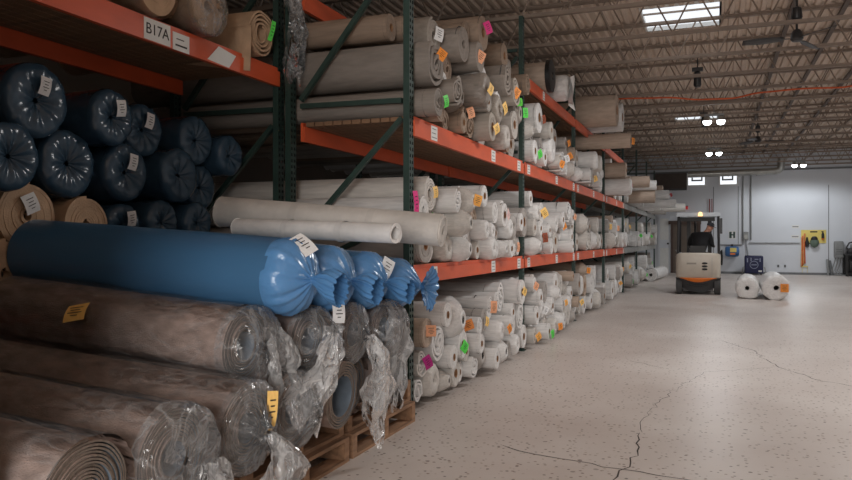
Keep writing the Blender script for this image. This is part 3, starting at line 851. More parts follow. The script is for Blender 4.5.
fan(1.15, 23.02, 4.2, math.radians(10), 'small far dark ceiling fan above the second bright window')

# orange extension cord lying over the bottom chords
pts = []
P0 = [(-1.9,16.4),(-1.0,16.6),(-.2,16.9),(.35,17.2),(.9,16.9),(1.6,16.6),(2.4,16.8),(3.1,16.2),(3.9,15.9),(4.8,16.2)]
zz = [4.40,4.40,4.36,4.40,4.43,4.40,4.41,4.47,4.47,4.42]
for i in range(len(P0)-1):
    for k in range(5):
        t = k/5; s = t*t*(3-2*t); pts.append((P0[i][0]+(P0[i+1][0]-P0[i][0])*t, P0[i][1]+(P0[i+1][1]-P0[i][1])*s, zz[i]+(zz[i+1]-zz[i])*s))
b = MB(); b.tube(pts, .018, 7); tag(b.build('extension_cord', M['cord']), 'orange extension cord draped wavily across the roof joists', 'cord')

# ------------------------------------------------------------------ pallet racks
XF = -2.235; BAY = 3.74; Y0 = 5.5; XR1 = -3.33; XB0, XB1 = -3.43, -4.5
LV = [(1.04,1.19),(2.22,2.38),(3.33,3.49)]
def post_mesh(H=4.2):
    b = MB(); w, d = .045, .026; cell = .0508
    # web and side flanges; slotted face towards the aisle (+x)
    b.add([(-2*d,-w,0),(-2*d,w,0),(-2*d,w,H),(-2*d,-w,H)], [(0,1,2,3)])
    n = int(H/cell)
    for s in (-1, 1):
        b.add([(0,s*w,0),(-2*d,s*w,0),(-2*d,s*w,H),(0,s*w,H)], [(0,1,2,3)] if s < 0 else [(3,2,1,0)])
    b.add([(0,-w,H),(0,w,H),(-2*d,w,H),(-2*d,-w,H)], [(0,1,2,3)])
    for k in range(n):
        z0, z1 = k*cell, (k+1)*cell; a0, a1 = z0+.012, z1-.012
        for (ya, yb) in ((-w, 0), (0, w)):
            ha, hb = (ya+.009, yb-.011) if ya < 0 else (ya+.011, yb-.009)
            o = [(0,ya,z0),(0,yb,z0),(0,yb,z1),(0,ya,z1)]; h = [(0,ha,a0),(0,hb,a0),(0,hb-.004,a1),(0,ha+.004,a1)]
            i = [(-.012,p[1],p[2]) for p in h]
            b.add(o+h+i, [(0,1,5,4),(1,2,6,5),(2,3,7,6),(3,0,4,7)], 0); b.add(h+i, [(0,1,5,4),(1,2,6,5),(2,3,7,6),(3,0,4,7)], 1); b.add(i, [(0,1,2,3)], 1)
    b.box(-2*d-.02, .02, -w-.02, w+.02, 0, .008)
    return b.mesh('upright_post', [M['green'], M['greendark']], smooth=.5)
POST = post_mesh()
def frame_braces(xa, xb, segs):
    out = []
    for (x0, z0, x1, z1) in segs:
        b = MB(); b.bar((x0, 0, z0), (x1, 0, z1), .04, .038, up=(0,1,0)); out.append(b.mesh('brace', M['green']))
    return out
BR = frame_braces(0,0,[(-.08,.25,-1.0,.25),(-.08,.35,-1.0,1.05),(-1.0,1.15,-.08,1.55),(-.08,2.36,-1.0,1.42),(-.08,2.50,-1.0,2.51),(-1.0,2.56,-.08,3.70),(-.08,3.78,-1.0,3.79)])
def beam_mesh(L, h, m):
    b = MB(); b.box(-.025, .012, .0, L, -h, -.035); b.box(-.025, -.006, 0, L, -.035, 0)
    return b.mesh('beam', M[m])
def rack_frame(root, x, y):
    f = link('upright_frame', POST, root, (x, y, 0))
    g = link('rear_post', POST, f, (-1.075, 0, 0)); g.rotation_euler = (0,0,0)
    for me in BR: link('brace', me, f)
    return f
front = empty('pallet_rack', (XF, Y0, 0)); tag(front, 'long row of green-posted pallet racking with orange beams, lining the aisle', 'rack', None)
back = empty('pallet_rack', (XB0, Y0, 0)); tag(back, 'pallet racking behind, with the sign-bearing orange beam over blue rolls', 'rack', None)
for n in range(8):
    o = rack_frame(front, 0, BAY*n); o['label'] = 'green slotted upright frame'
for n in (-1, 0):
    rack_frame(back, 0, BAY*n)
for n in range(1, 4): rack_frame(back, 0, BAY*n)
BL = BAY-.0762
bm_or = {h: beam_mesh(BL, h, 'orange') for h in (.15, .16)}; bm_gr = beam_mesh(BL, .15, 'greybeam')
def sticker(parent, loc, w, h, lines=3, m='white'):
    b = MB(); b.box(0, .0025, -w/2, w/2, -h/2, h/2, 0)
    for k in range(lines):
        z = h*.3 - k*h*.6/max(1, lines-1); q = w*(.32+.1*((k*7) % 3)/2)
        b.box(.0025, .0032, -q, q*(.6 if k % 2 else .95), z-h*.022, z+h*.022, 1)
    o = b.build('beam_label', [M[m], M['ink']], parent, loc, smooth=0); o['label'] = 'white paper sticker'; return o
deck_cache = {}
def decking(root, y, z, x0, x1, name='shelf_deck'):
    b = MB(); n = 11; w = (x0-x1)/n
    for k in range(n): b.box(x1+k*w+.006, x1+(k+1)*w-.006, 0, BL, -.035+.0, -.001)
    b.build(name, M['deckwood'], root, (0, y, z), smooth=0)
for n in range(1, 8):
    y = BAY*(n-1)+.0381
    for li, (z0, z1) in enumerate(LV):
        if li == 2 and n not in (2, 3, 4): fr = False
        else: fr = True
        if li == 2 and n >= 5: continue
        me = bm_gr if n >= 5 else bm_or[.15 if li == 0 else .16]
        if fr:
            bo = link('beam', me, front, (.0+.002, y, z1)); bo['label'] = 'grey beam' if n >= 5 else 'orange beam'
            if n < 5 and li < 2:
                for q in ((.12, .62, .93) if n == 1 else (.05, .55, .95)):
                    sticker(bo, (.012, BL*q, -.085), .15, .12)
            if n == 2 and li == 2: sticker(bo, (.012, 1.1, -.09), .12, .12)
        link('beam', me, front, (-1.0, y, z1))
        if fr: decking(front, y, z1-.001, -.03, -.98)
# near bay of the racking behind
for z1 in (.98, 2.842):
    xa = .002 if z1 > 2 else -.52
    bo = link('beam', bm_or[.16], back, (xa, -BAY+.0381, z1)); link('beam', bm_or[.16], back, (-1.0, -BAY+.0381, z1)); decking(back, -BAY+.0381, z1-.001, xa-.03, -.98)
top = bo
def text_mesh(s, size):
    cu = bpy.data.curves.new('t', 'FONT'); cu.body = s; cu.size = size; cu.align_x = 'CENTER'; cu.align_y = 'CENTER'; cu.extrude = .0008
    to = bpy.data.objects.new('t', cu); COL.objects.link(to); dg = bpy.context.evaluated_depsgraph_get()
    me = bpy.data.meshes.new_from_object(to.evaluated_get(dg)); bpy.data.objects.remove(to); return me
b = MB(); b.box(0,.003,-.125,.125,-.07,.07); s = b.build('location_sign', M['white'], top, (.012, 2.17, -.085)); s['label'] = 'white sign reading B17A'
me = text_mesh('B17A', .10); me.materials.clear(); me.materials.append(M['ink'])
SIGN = s
t = link('sign_lettering', me, None); t.parent = top; t.location = (.0162, s.location.y, -.085); t.rotation_euler = (PI/2, 0, PI/2)
b = MB(); b.box(0,.003,-.085,.085,-.06,.06); b.box(.003,.0036,-.06,.06,-.03,-.018,1); b.box(.003,.0036,-.05,.03,.015,.022,1)
b.build('location_sign', [M['white'], M['ink']], top, (.012, s.location.y+.235, -.10), smooth=0)
b = MB(); b.add([(0,-.10,-.06),(0,.16,-.07),(.02,.22,.03),(.01,.02,.06)],[(0,1,2,3)]); b.build('torn_label', M['white'], top, (.014, s.location.y+.62, -.085))

# ------------------------------------------------------------------ carpet rolls on the racks
def spiral(b, R, r0, turns, th, L, nseg=26, nx=5, wob=0., tele=0., seed=0, m_out=0, m_in=0, m_edge=0, flat=0., tail=0.):
    """a carpet sheet wound from r0 to R, ends open, along -x from 0 to -L"""
    n = int(turns*nseg); ring = []
    for i in range(n+1):
        t = i/n; p = 2*PI*turns*t; r = r0 + (R-th/2-r0)*t
        if wob: r *= 1 + wob*noise.noise((math.cos(p)*1.3+seed, math.sin(p)*1.3, t*2.1))
        ring.append((p, r, t))
    xs = [0] + [-L*(k/nx)**1.3 for k in range(1, nx+1)]
    vs = []
    for (p, r, t) in ring:
        for j, x in enumerate(xs):
            lump = 1 + .012*noise.noise((math.cos(p)*2+seed, math.sin(p)*2, x*1.7))
            xx = x + (tele*(noise.noise((t*9, seed, 3.1)))*(1 if j == 0 else 0))
            for q in (r+th/2, r-th/2):
                q *= lump; vs.append((xx, q*math.sin(p), q*math.cos(p)*(1-flat)))
    W = 2*(nx+1); fs_o=[]; fs_i=[]; fs_e=[]
    for i in range(n):
        A = i*W; B = (i+1)*W
        for j in range(nx):
            fs_o.append((A+2*j, B+2*j, B+2*j+2, A+2*j+2)); fs_i.append((A+2*j+1, A+2*j+3, B+2*j+3, B+2*j+1))
        fs_e.append((A, A+1, B+1, B)); fs_e.append((A+2*nx, B+2*nx, B+2*nx+1, A+2*nx+1))
    A = n*W
    for j in range(nx): fs_e.append((A+2*j, A+2*j+2, A+2*j+3, A+2*j+1))
    k0 = len(b.v); b.v += vs
    for fs, m in ((fs_o, m_out), (fs_i, m_in), (fs_e, m_edge)):
        for f in fs: b.f.append(tuple(k0+i for i in f)); b.m.append(m)

RL = 3.0
def roll_meshes():
    D = {}
    def core(r, x0, x1):
        c = MB(); c.lathe([(x0, r), (x0, r*.80), (x1, r*.78), (x1, 0)], 16); return c.mesh('core_tube', M['card'])
    def darkcore(r, x0, x1):
        c = MB(); c.lathe([(x0, r), (x0-.02, r*.9), (x1, r*.85), (x1, 0)], 14); return c.mesh('core_tube', M['hole'])
    for v in range(2):
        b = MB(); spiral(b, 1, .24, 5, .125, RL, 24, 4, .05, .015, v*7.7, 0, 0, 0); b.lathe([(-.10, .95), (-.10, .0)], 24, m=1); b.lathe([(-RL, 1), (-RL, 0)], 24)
        D['S', v] = (b.mesh('carpet', [M['roll'], M['rolldark']], .6), None)
    for v in range(2):
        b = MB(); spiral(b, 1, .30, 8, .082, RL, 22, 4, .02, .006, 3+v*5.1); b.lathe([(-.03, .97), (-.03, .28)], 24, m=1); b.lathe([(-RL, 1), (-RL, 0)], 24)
        D['H', v] = (b.mesh('carpet', [M['roll'], M['rolldark']], .6), core(.31, .004, -.45))
    for v in range(2):  # layered wrap tapering to a small mouth
        b = MB(); pr = [(-RL, 0), (-RL, 1), (-1.5, 1.0), (-.3, .99)]
        for k in range(6):
            t = k/5; r = 1-.42*t**1.6; x = -.09+.10*t
            pr += [(x, r), (x+.012, r-.015)]
        pr += [(.03, .40), (.032, .26), (.02, .22)]
        def cf(x, r, p, v=v): return 1+.035*noise.noise((math.cos(p)*1.6+v*4, math.sin(p)*1.6, x*2.5))
        b.lathe(pr, 28, fn=cf); D['C', v] = (b.mesh('carpet', M['wrapwhite'], .9), darkcore(.23, .025, -.35))
    for v in range(3):  # crumpled white plastic over the end
        b = MB(); pr = [(-RL, 0), (-RL, 1), (-1.6, 1), (-.8, 1), (-.4, .99), (-.2, .99), (-.08, .99), (-.03, .97), (.0, .90), (.015, .76), (.02, .58), (.02, .40), (.015, .26), (.0, .2), (-.02, .17)]
        def lf(x, r, p, v=v):
            a = .03 + .15*max(0, min(1, (x+.12)/.12))
            return 1 + a*noise.noise((math.cos(p)*2.6+v*9, math.sin(p)*2.6, x*7+r*2)) + a*.6*noise.noise((math.cos(p)*6, math.sin(p)*6+v*3, x*15+r*5))
        b.lathe(pr, 36, fn=lf); D['L', v] = (b.mesh('carpet', M['wrapwhite'], .5), darkcore(.18, -.005, -.3))
    for v in range(3):  # loosely folded / slack winding
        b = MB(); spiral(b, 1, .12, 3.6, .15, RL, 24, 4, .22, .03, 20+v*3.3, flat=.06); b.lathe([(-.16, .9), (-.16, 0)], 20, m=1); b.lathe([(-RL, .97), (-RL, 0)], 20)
        D['F', v] = (b.mesh('carpet', [M['roll'], M['rolldark']], .6), None)
    return D
RM = roll_meshes()
def tag_mesh():
    b = MB()
    def g(u, v): return (.015*math.sin(u*2.4)+.012*v, (v-.5), -u)
    b.grid(g, 6, 2)
    for k in range(4):
        u0 = .22+.16*k; w = (.30, .22, .32, .16)[k]
        b.add([(g(u0,.5)[0]+.004, -w, -u0), (g(u0,.5)[0]+.004, w, -u0), (g(u0+.04,.5)[0]+.004, w*.9, -u0-.04), (g(u0+.04,.5)[0]+.004, -w, -u0-.04)], [(0,1,2,3)], 1)
    return b.mesh('paper_tag', [M['tag'], M['ink']], .9)
TAG = tag_mesh()
def hang_tag(parent, y, z, c, w=.09, h=.13, x=.035, rz=-.35, rx=0.):
    o = link('paper_tag', TAG, parent, (x, y, z), TAGC[c], (rx, .12, rz), (1, w, h)); 
    nm = {'orange2':'orange','amber':'amber','amber2':'amber','pink2':'pale pink','lime':'bright green','green':'bright green','rust':'rusty brown'}.get(c, c)
    o['label'] = nm + ' paper tag'; return o
SHN = ['on the floor under the racks', 'on the lower shelf', 'on the upper shelf']
BAYN = ['first', 'second', 'third', 'fourth', 'fifth', 'sixth', 'last']
data = []
for ln in ROLLS.strip().splitlines():
    a = ln.split(); data.append([int(a[0]), int(a[1]), *map(float, a[2:6]), a[6], a[7], None if a[8] == '-' else a[8], int(a[9])])
SHZ = [.06, 1.19, 2.38]
groups = {}
for d in data: groups.setdefault((d[0], d[1]), []).append(d)
ADJ = {'white':'white','pale':'pale grey','grey':'grey','tan':'tan','rust':'rusty brown'}
KIND = {'S':'loosely wound carpet roll','H':'hollow-cored carpet roll','C':'wrapped carpet roll with tapered end','L':'crumpled plastic-wrapped carpet roll','F':'slack folded carpet roll'}
TN = {'orange':'orange','orange2':'orange','yellow':'yellow','amber':'amber','amber2':'amber','peach':'peach','green':'green','lime':'green','pink':'pink','pink2':'pink','magenta':'magenta','rust':'brown','white':'white','red':'red'}
far_rolls = []
cnt = 0
for (n, s), L in sorted(groups.items()):
    L.sort(key=lambda d: d[3]-d[4]); row = {}
    for d in L:
        sup = [row[id(e)] for e in L if id(e) in row and e[3] < d[3]-.02 and math.hypot(e[2]-d[2], e[3]-d[3]) < (e[4]+d[4])*1.05 and abs(e[2]-d[2]) < (e[4]+d[4])*.93]
        row[id(d)] = 0 if d[3]-d[4] < SHZ[s]+.05 or not sup else 1+max(sup)
    rows = {}
    for d in L: rows.setdefault(row[id(d)], []).append(d)
    for rk, Q in rows.items():
        Q.sort(key=lambda d: d[2]); qi = -1
        for d in Q:
            _, _, y, z, R, X, kind, col, tg, single = d
            if single: qi += 1; r = empty('carpet_roll', (X, y, z))
            c = ROLLC[col]; k = .88+.2*rnd.random()
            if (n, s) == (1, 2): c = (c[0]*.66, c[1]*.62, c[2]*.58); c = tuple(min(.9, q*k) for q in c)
            vs = [v for (kk, v) in RM if kk == kind]; me, core = RM[kind, rnd.choice(vs)]
            sx = 1.0
            if n == 1 and s == 2 and z+R > 3.31: sx = .31
            if not single:
                mm = Matrix.Translation((X, y, z)) @ Matrix.Diagonal((sx, R, R, 1))
                for q in (me, core):
                    if q: far_rolls.append((q, mm))
                continue
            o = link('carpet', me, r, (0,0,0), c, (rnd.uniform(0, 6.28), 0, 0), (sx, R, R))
            if core: link('core_tube', core, r, (0,0,0), None, None, (sx, R, R))
            if tg: hang_tag(r, rnd.uniform(-.2,.5)*R, rnd.uniform(.1,.6)*R, tg, w=rnd.uniform(.07,.10), h=rnd.uniform(.09,.13), rz=rnd.uniform(-.8,.1), rx=rnd.uniform(-.7,.7), x=.06 if kind in 'CL' else .03)
            t = (', ' + TN[tg] + ' tag') if tg else ''
            rown = ['bottom row', 'second row up', 'third row up', 'fourth row up', 'fifth row up', 'sixth row up', 'seventh row up'][rk]
            shn = ['floor stack', 'lower shelf', 'upper shelf'][s]
            tag(r, '%s roll%s, %s along the %s, %s, %s rack bay' % (ADJ[col], t, ORD[qi], rown, shn, BAYN[n-1]), 'carpet roll', 'carpet rolls %s of the %s rack bay' % (SHN[s], BAYN[n-1]))
            cnt += 1
if far_rolls:
    bm = bmesh.new()
    for q, mm in far_rolls:
        k = len(bm.verts); tmp = q.copy(); tmp.transform(mm); bm.from_mesh(tmp); bpy.data.meshes.remove(tmp)
    me = bpy.data.meshes.new('carpet_rolls'); bm.to_mesh(me); bm.free()
    for m in ('roll', 'rolldark'): me.materials.append(M[m])
    me.polygons.foreach_set('use_smooth', [True]*len(me.polygons)); me.set_sharp_from_angle(angle=.6)
    tag(link('carpet_rolls', me, None, (0,0,0), ROLLC['white']), 'remaining carpet rolls tucked deep in the racks and far down the row', 'carpet rolls', kind='stuff')
def free_roll(loc, R, L, kind, col, label, group=None, rz=0., ry=0., tg=None, v=0):
    r = empty('carpet_roll', loc, (0, ry, rz)); me, core = RM[kind, v]
    link('carpet', me, r, (0,0,0), ROLLC[col] if isinstance(col, str) else col, (1.1, 0, 0), (L/RL, R, R))
    if core: link('core_tube', core, r, (0,0,0), None, None, (L/RL, R, R))
    if tg: hang_tag(r, 0, .3*R, tg)
    tag(r, label, 'carpet roll', group); return r
# long rolls lying over the top beams
TZ = 3.49
tops = 'long rolls on top of the racking'
o = free_roll((-2.15, 10.55, TZ+.22), .22, 2.4, 'H', 'tan', 'tan roll with a black end cap, on the top orange beam past the second post', tops)
b = MB(); b.lathe([(.012, .228), (.02, .20), (.022, .06), (-.02, .05)], 24); b.lathe([(-.05, .228), (.012, .229)], 24); b.build('end_cap', M['black'], o)
free_roll((-1.68, 14.25, TZ+.31), .31, 2.8, 'H', 'tan', 'fat tan roll jutting far out from the top beam, nearer of two', tops)
free_roll((-1.66, 15.0, TZ+.29), .29, 2.6, 'H', 'white', 'white-ended roll jutting from the top beam behind the fat tan roll', tops)
free_roll((-1.45, 14.45, 3.10+.155), .15, 3.0, 'H', 'tan', 'long thin tan roll with orange tag jutting far out above the upper shelf', tops, tg='orange')
b = MB()
o = free_roll((-2.05, 11.35, TZ+.2), .2, 2.2, 'L', 'white', 'white plastic-wrapped roll on the top orange beam beside the black-capped roll', tops, v=1)
def flap(u, v):
    return (.05+.05*math.sin(5*v+2*u), -.17+.30*v+.04*math.sin(6*u), .12-.42*u+.05*math.sin(4*v))
b.grid(flap, 10, 10); b.build('plastic_flap', M['wrapwhite'], o, color=ROLLC['white'])
# rolls on the open floor
def bundle(x, y, R, L, label, tg, v):
    r = empty('carpet_bundle', (x, y, R*.93), (0, 0, -PI/2+rnd.uniform(-.05,.05))); me, core = RM['L', v]
    link('carpet', me, r, (0,0,0), ROLLC['white'], (1.7+v,0,0), (L/RL, R*.98, R*.93)); link('core_tube', core, r, (.0,0,0), None, None, (1, R, R))
    if tg:
        o = hang_tag(r, R*.55, .10, tg, .17, .19, x=.09, rz=0)
    tag(r, label, 'carpet roll', 'wrapped bundles on the open floor'); return r
bundle(.73, 19.2, .275, 2.0, 'smaller white-wrapped carpet bundle on the floor right of the forklift', None, 1)
bundle(1.335, 19.0, .31, 2.2, 'larger white-wrapped carpet bundle with an orange label on the open floor', 'orange', 2)
r = free_roll((-1.98, 26.2, .225), .225, 3.0, 'S', 'white', 'white carpet roll with grey end, lying alone on the floor beside the far racks', None, rz=-PI/2-.06)

# ------------------------------------------------------------------ near stack: pallets, brown, blue and tan rolls
def make_pallet():
    r = empty('wooden_pallet', (0,0,0)); H = .155
    b = MB()
    for k in range(6): b.box(-1.2+k*.213, -1.2+k*.213+.135, 0, 1.06, H-.022, H)
    b.build('top_boards', M['wood'], r, smooth=0)
    for y in (0, .50, 1.0):
        b = MB(); b.box(-1.2, 0, y, y+.06, .02, H-.02); b.build('stringer', M['wood'], r, smooth=0)
    b = MB()
    for x in (-1.2, -.65, -.12): b.box(x, x+.12, 0, 1.06, 0, .02)
    b.build('bottom_boards', M['wood'], r, smooth=0); return r
pp = make_pallet(); first = True
def copy_tree(o, parent=None):
    c = o.copy(); COL.objects.link(c); c.parent = parent
    for ch in o.children: copy_tree(ch, c)
    return c
PL = [(4.28,0,'lower wooden pallet beside the first green post'),(4.31,1,'upper wooden pallet beside the first green post'),(3.17,0,'lower wooden pallet under the brown rolls, second from the green post'),(3.19,1,'upper wooden pallet under the brown rolls, second from the green post'),(2.06,1,'wooden pallet nearest the camera, under brown rolls'),(2.05,0,'x')]
for i, (y, k, lab) in enumerate(PL[:5]):
    o = pp if i == 0 else copy_tree(pp)
    o.location = (-2.14-.05*((i*3) % 2), y,   .1552*k); tag(o, lab, 'pallet', 'wooden pallets under the brown rolls')

ZP = .311
def rest(y, R, sup):
    return max(zs + math.sqrt(max(0, (R+Rs)**2-(y-ys)**2)) for (ys, zs, Rs) in sup) + .002
G = 'brown carpet rolls stacked by the aisle'
def film_tube(parent, R, x0, x1, seed, over=.012, m='film'):
    b = MB()
    def f(u, v):
        p = 2*PI*v; x = x0+(x1-x0)*u
        w = noise.noise((math.cos(p)*1.7+seed, math.sin(p)*1.7, x*2.2)); w2 = noise.noise((math.cos(p)*6+seed, math.sin(p)*6, x*5+p))
        rr = R+over+.010*w+.006*abs(w2)
        return (x, rr*math.sin(p), rr*math.cos(p))
    b.grid(f, 34, 64, closed=True); return b.build('plastic_wrap', M[m], parent)
def gather(parent, R, prof, pleats, seed, m, name='gathered_end', amp=.22, droop=0., n=96, off=(0,0)):
    """pleated bag end: prof=(x, r/R, pleat strength)"""
    b = MB(); rings = []
    for i, (x, r, a) in enumerate(prof):
        g = []
        for k in range(n):
            p = 2*PI*k/n
            w = math.sin(pleats*p + 1.2*math.sin(3*p+seed) + seed) + .6*math.sin((pleats*1.7//1)*p+seed*2)
            q = R*r*(1 + a*amp*w + .05*noise.noise((math.cos(p)*1.5+seed, math.sin(p)*1.5, x*6)))
            xx = x + .015*a*math.sin(pleats*p+seed*1.7)
            t = max(0., x-.10); g.append((xx, q*math.sin(p)+off[0]*min(1, i/4.), q*math.cos(p) - droop*t*t*8 + off[1]*min(1, i/4.)))
        rings.append(g)
    vs = [v for g in rings for v in g]; fs = []
    for i in range(len(prof)-1):
        for k in range(n): fs.append((i*n+k, (i+1)*n+k, (i+1)*n+(k+1) % n, i*n+(k+1) % n))
    b.add(vs, fs); return b.build(name, M[m], parent, smooth=2.)
def tail(parent, p0, p1, w0, w1, folds, seed, amp=.05, out=.12, m='filmtail', name='plastic_tail', point=0.):
    """loose film hanging from p0 to p1 (local coordinates), fanned, folded; width runs along y"""
    b = MB(); p0 = Vector(p0); p1 = Vector(p1)
    def f(u, v):
        w = w0+(w1-w0)*u**.8
        if point: w *= 1-point*max(0, (u-.55)/.45)
        s = (v-.5)*2
        base = p0.lerp(p1, u); x = base.x + out*math.sin(PI*min(1, u*1.1)) + amp*(.25+u)*math.sin(folds*s*2+seed+1.5*u) - .35*abs(s)*w*.5
        x += .045*noise.noise((s*3+seed, u*4, seed)) + .018*noise.noise((s*8+seed, u*9, seed))
        y = base.y + s*w/2 + .03*noise.noise((s*2, u*5, seed+5)); z = base.z - .05*s*s*u + .16*noise.noise((s*2.5+seed, 1.3, 2.2))*u + .05*noise.noise((s*7+seed, 4.3, 2.2))*u
        return (x, y, z)
    b.grid(f, 26, 40); return b.build(name, M[m], parent, smooth=2.)
def paper(parent, loc, w, h, rot, c='white', lab='white printed label'):
    o = link('paper_label', TAG, parent, loc, TAGC[c], rot, (1, w, h)); o['label'] = lab; return o

def brown_roll(name_lab, y, z, R, X, L, turns=9, r0=.10, end='spiral', wrap=True, ry=.075, seed=0, th=.0085):
    r = empty('carpet_roll', (X, y, z), (0, ry, 0)); tag(r, name_lab, 'carpet roll', G)
    b = MB(); spiral(b, R, r0, turns, th, L, 40, 6, .015, .012, seed, 0, 1, 2)
    b.lathe([(-.9, R-.02), (-.9, 0)], 30, m=1)
    b.build('carpet', [M['pile'], M['backing'], M['edge']], r)
    if wrap: film_tube(r, R, .02 if end == 'spiral' else .0, -L, seed)
    return r
L1 = []   # bottom layer (y, z, R)
def l1(y, R): q = (y, ZP+R, R); L1.append(q); return q
C_ = l1(1.97,.203); B_ = l1(2.44,.208); A_ = l1(2.93,.215); D_ = l1(3.36,.205); E_ = l1(3.80,.195); G_ = l1(4.185,.187); F_ = l1(4.57,.19)
LEN = 1.72
r = brown_roll('nearest brown carpet roll, open spiral end at the bottom left corner', *C_, -2.0, LEN, 13, .045, seed=1, th=.0075)
r = brown_roll('brown roll in clear bag with slack grey open end, second from the camera', *B_, -2.02, LEN, 10, .07, end='bag', seed=2)
gather(r, .222, [(-.03,1.01,.02),(.02,1.04,.05),(.05,1.02,.10),(.075,.92,.16),(.08,.7,.22),(.07,.4,.28),(.06,.08,.3)], 8, 2.2, 'filmend', 'plastic_end', amp=.16)
tail(r, (.10,.14,-.04), (.08,.26,-.34), .16, .30, 3, 1.1, out=.03)
r = brown_roll('brown roll with radially gathered clear plastic end and yellow tag, third from camera', *A_, -2.0, LEN, 10, .07, end='bag', seed=3)
gather(r, .222, [(-.03,1.0,.0),(.01,1.0,.02),(.03,.93,.05),(.045,.75,.14),(.06,.52,.26),(.075,.30,.42),(.09,.14,.6),(.11,.09,.6)], 26, .7, 'filmstar', amp=.42)
tail(r, (.10,.02,-.01), (.06,.17,-.34), .07, .42, 3, 2.7, out=.13)
hang_tag(r, .07, .17, 'yellow', .05, .17, x=.07, rz=-.5); 
r = brown_roll('brown roll under hanging clear plastic, left of the open blue-grey spiral end', *D_, -2.02, LEN, 10, .07, end='bag', seed=4)
gather(r, .21, [(-.03,1.0,.0),(.01,1.0,.03),(.04,.95,.08),(.07,.80,.18),(.10,.55,.3),(.13,.30,.5),(.14,.14,.6)], 18, 1.9, 'filmstar', amp=.22)

r = brown_roll('brown roll with open blue-grey hollow end resting on the pallet', *E_, -1.965, LEN, 5.2, .115, wrap=False, seed=5, th=.010)
r = brown_roll('brown roll hidden behind hanging plastic, right of the blue-grey hollow end', *G_, -2.10, LEN, 8, .07, wrap=True, seed=6)
r = brown_roll('brown roll in clear plastic at the end of the pallet, beside the green post', *F_, -2.06, LEN, 5, .11, wrap=True, seed=7)
tail(r, (.03,-.02,.22), (.04,.02,-.16), .30, .34, 6, 3.3, amp=.03, out=.05)
L2 = []
def l2(y, R, sup): q = (y, rest(y, R, sup), R); L2.append(q); return q
a2 = l2(3.15,.19,(A_,D_)); b2 = l2(3.585,.19,(D_,E_)); c2 = l2(3.995,.185,(E_,G_)); d2 = l2(4.38,.18,(G_,F_)); e2 = l2(4.775,.17,(F_,)) if False else None
r = brown_roll('big brown roll in crinkled clear plastic with yellow label, directly under the blue roll', *a2, -2.17, LEN-.15, 8, .07, end='bag', seed=8, ry=.082)
gather(r, .197, [(-.04,1.0,.0),(.01,1.02,.05),(.05,1.02,.10),(.09,.95,.16),(.12,.80,.22),(.14,.60,.3),(.13,.35,.4),(.12,.1,.5)], 13, 4.0, 'filmend', 'plastic_end', amp=.18)
tail(r, (.12,.06,.10), (.14,.20,-.26), .12, .34, 3, 5.1, out=.06)
# yellow label lying on the wrap
o = link('paper_label', TAG, r, (-.80,-.125,.155), TAGC['yellow'], (PI/2-.68-PI, 0, 0), (1, .10, .07)); o['label'] = 'yellow paper label'
o.rotation_euler = (0, 0, 0); o.rotation_mode = 'QUATERNION'
def surf_rot(phi, spin):
    """label plane tangent to the roll at angle phi from +z towards -y; text reading along the roll"""
    n = Vector((0, -math.sin(phi), math.cos(phi))); t = Vector((math.cos(spin), math.sin(spin)*math.cos(phi), math.sin(spin)*math.sin(phi)))
    bvec = n.cross(t); m = Matrix((n, t, bvec)).transposed(); return m.to_quaternion()
o.location = (-.88, -.224*math.sin(1.02), .224*math.cos(1.02)); o.rotation_quaternion = surf_rot(1.02, .25); o.scale = (1, .135, .10)
r = brown_roll('brown roll in clear plastic, second along the middle layer, under blue rolls', *b2, -2.06, LEN-.1, 8, .07, end='bag', seed=9)
gather(r, .197, [(-.03,1.0,.0),(.01,1.0,.03),(.05,.95,.10),(.09,.75,.2),(.13,.5,.34),(.17,.26,.5),(.20,.12,.6)], 14, .3, 'filmend', amp=.22)
tail(r, (.17,-.04,.06), (.10,-.24,-.34), .10, .36, 3, 1.4, out=.06)
tail(r, (.15,.03,.10), (.10,.06,-.15), .14, .34, 3, 6.4, out=.04)
r = brown_roll('brown roll with star-gathered clear plastic end, third along the middle layer', *c2, -2.0, LEN-.1, 8, .07, end='bag', seed=10)
gather(r, .192, [(-.03,1.0,.0),(.01,1.0,.03),(.03,.9,.08),(.05,.7,.18),(.065,.45,.3),(.08,.22,.5),(.10,.10,.6)], 11, 2.9, 'filmstar', amp=.28)
tail(r, (.10,.06,.0), (.08,.22,-.58), .10, .40, 3, 2.0, out=.08, point=.8)
r = brown_roll('brown roll in clear plastic nearest the green post, middle layer', *d2, -1.97, LEN-.1, 7, .08, end='bag', seed=11)
gather(r, .187, [(-.03,1.0,.0),(.02,1.02,.05),(.06,.98,.12),(.10,.85,.2),(.13,.65,.3),(.14,.4,.4)], 10, 5.5, 'filmend', 'plastic_end', amp=.2)
tail(r, (.10,.02,.14), (.08,.06,-.40), .26, .34, 4, 4.6, amp=.03, out=.05)

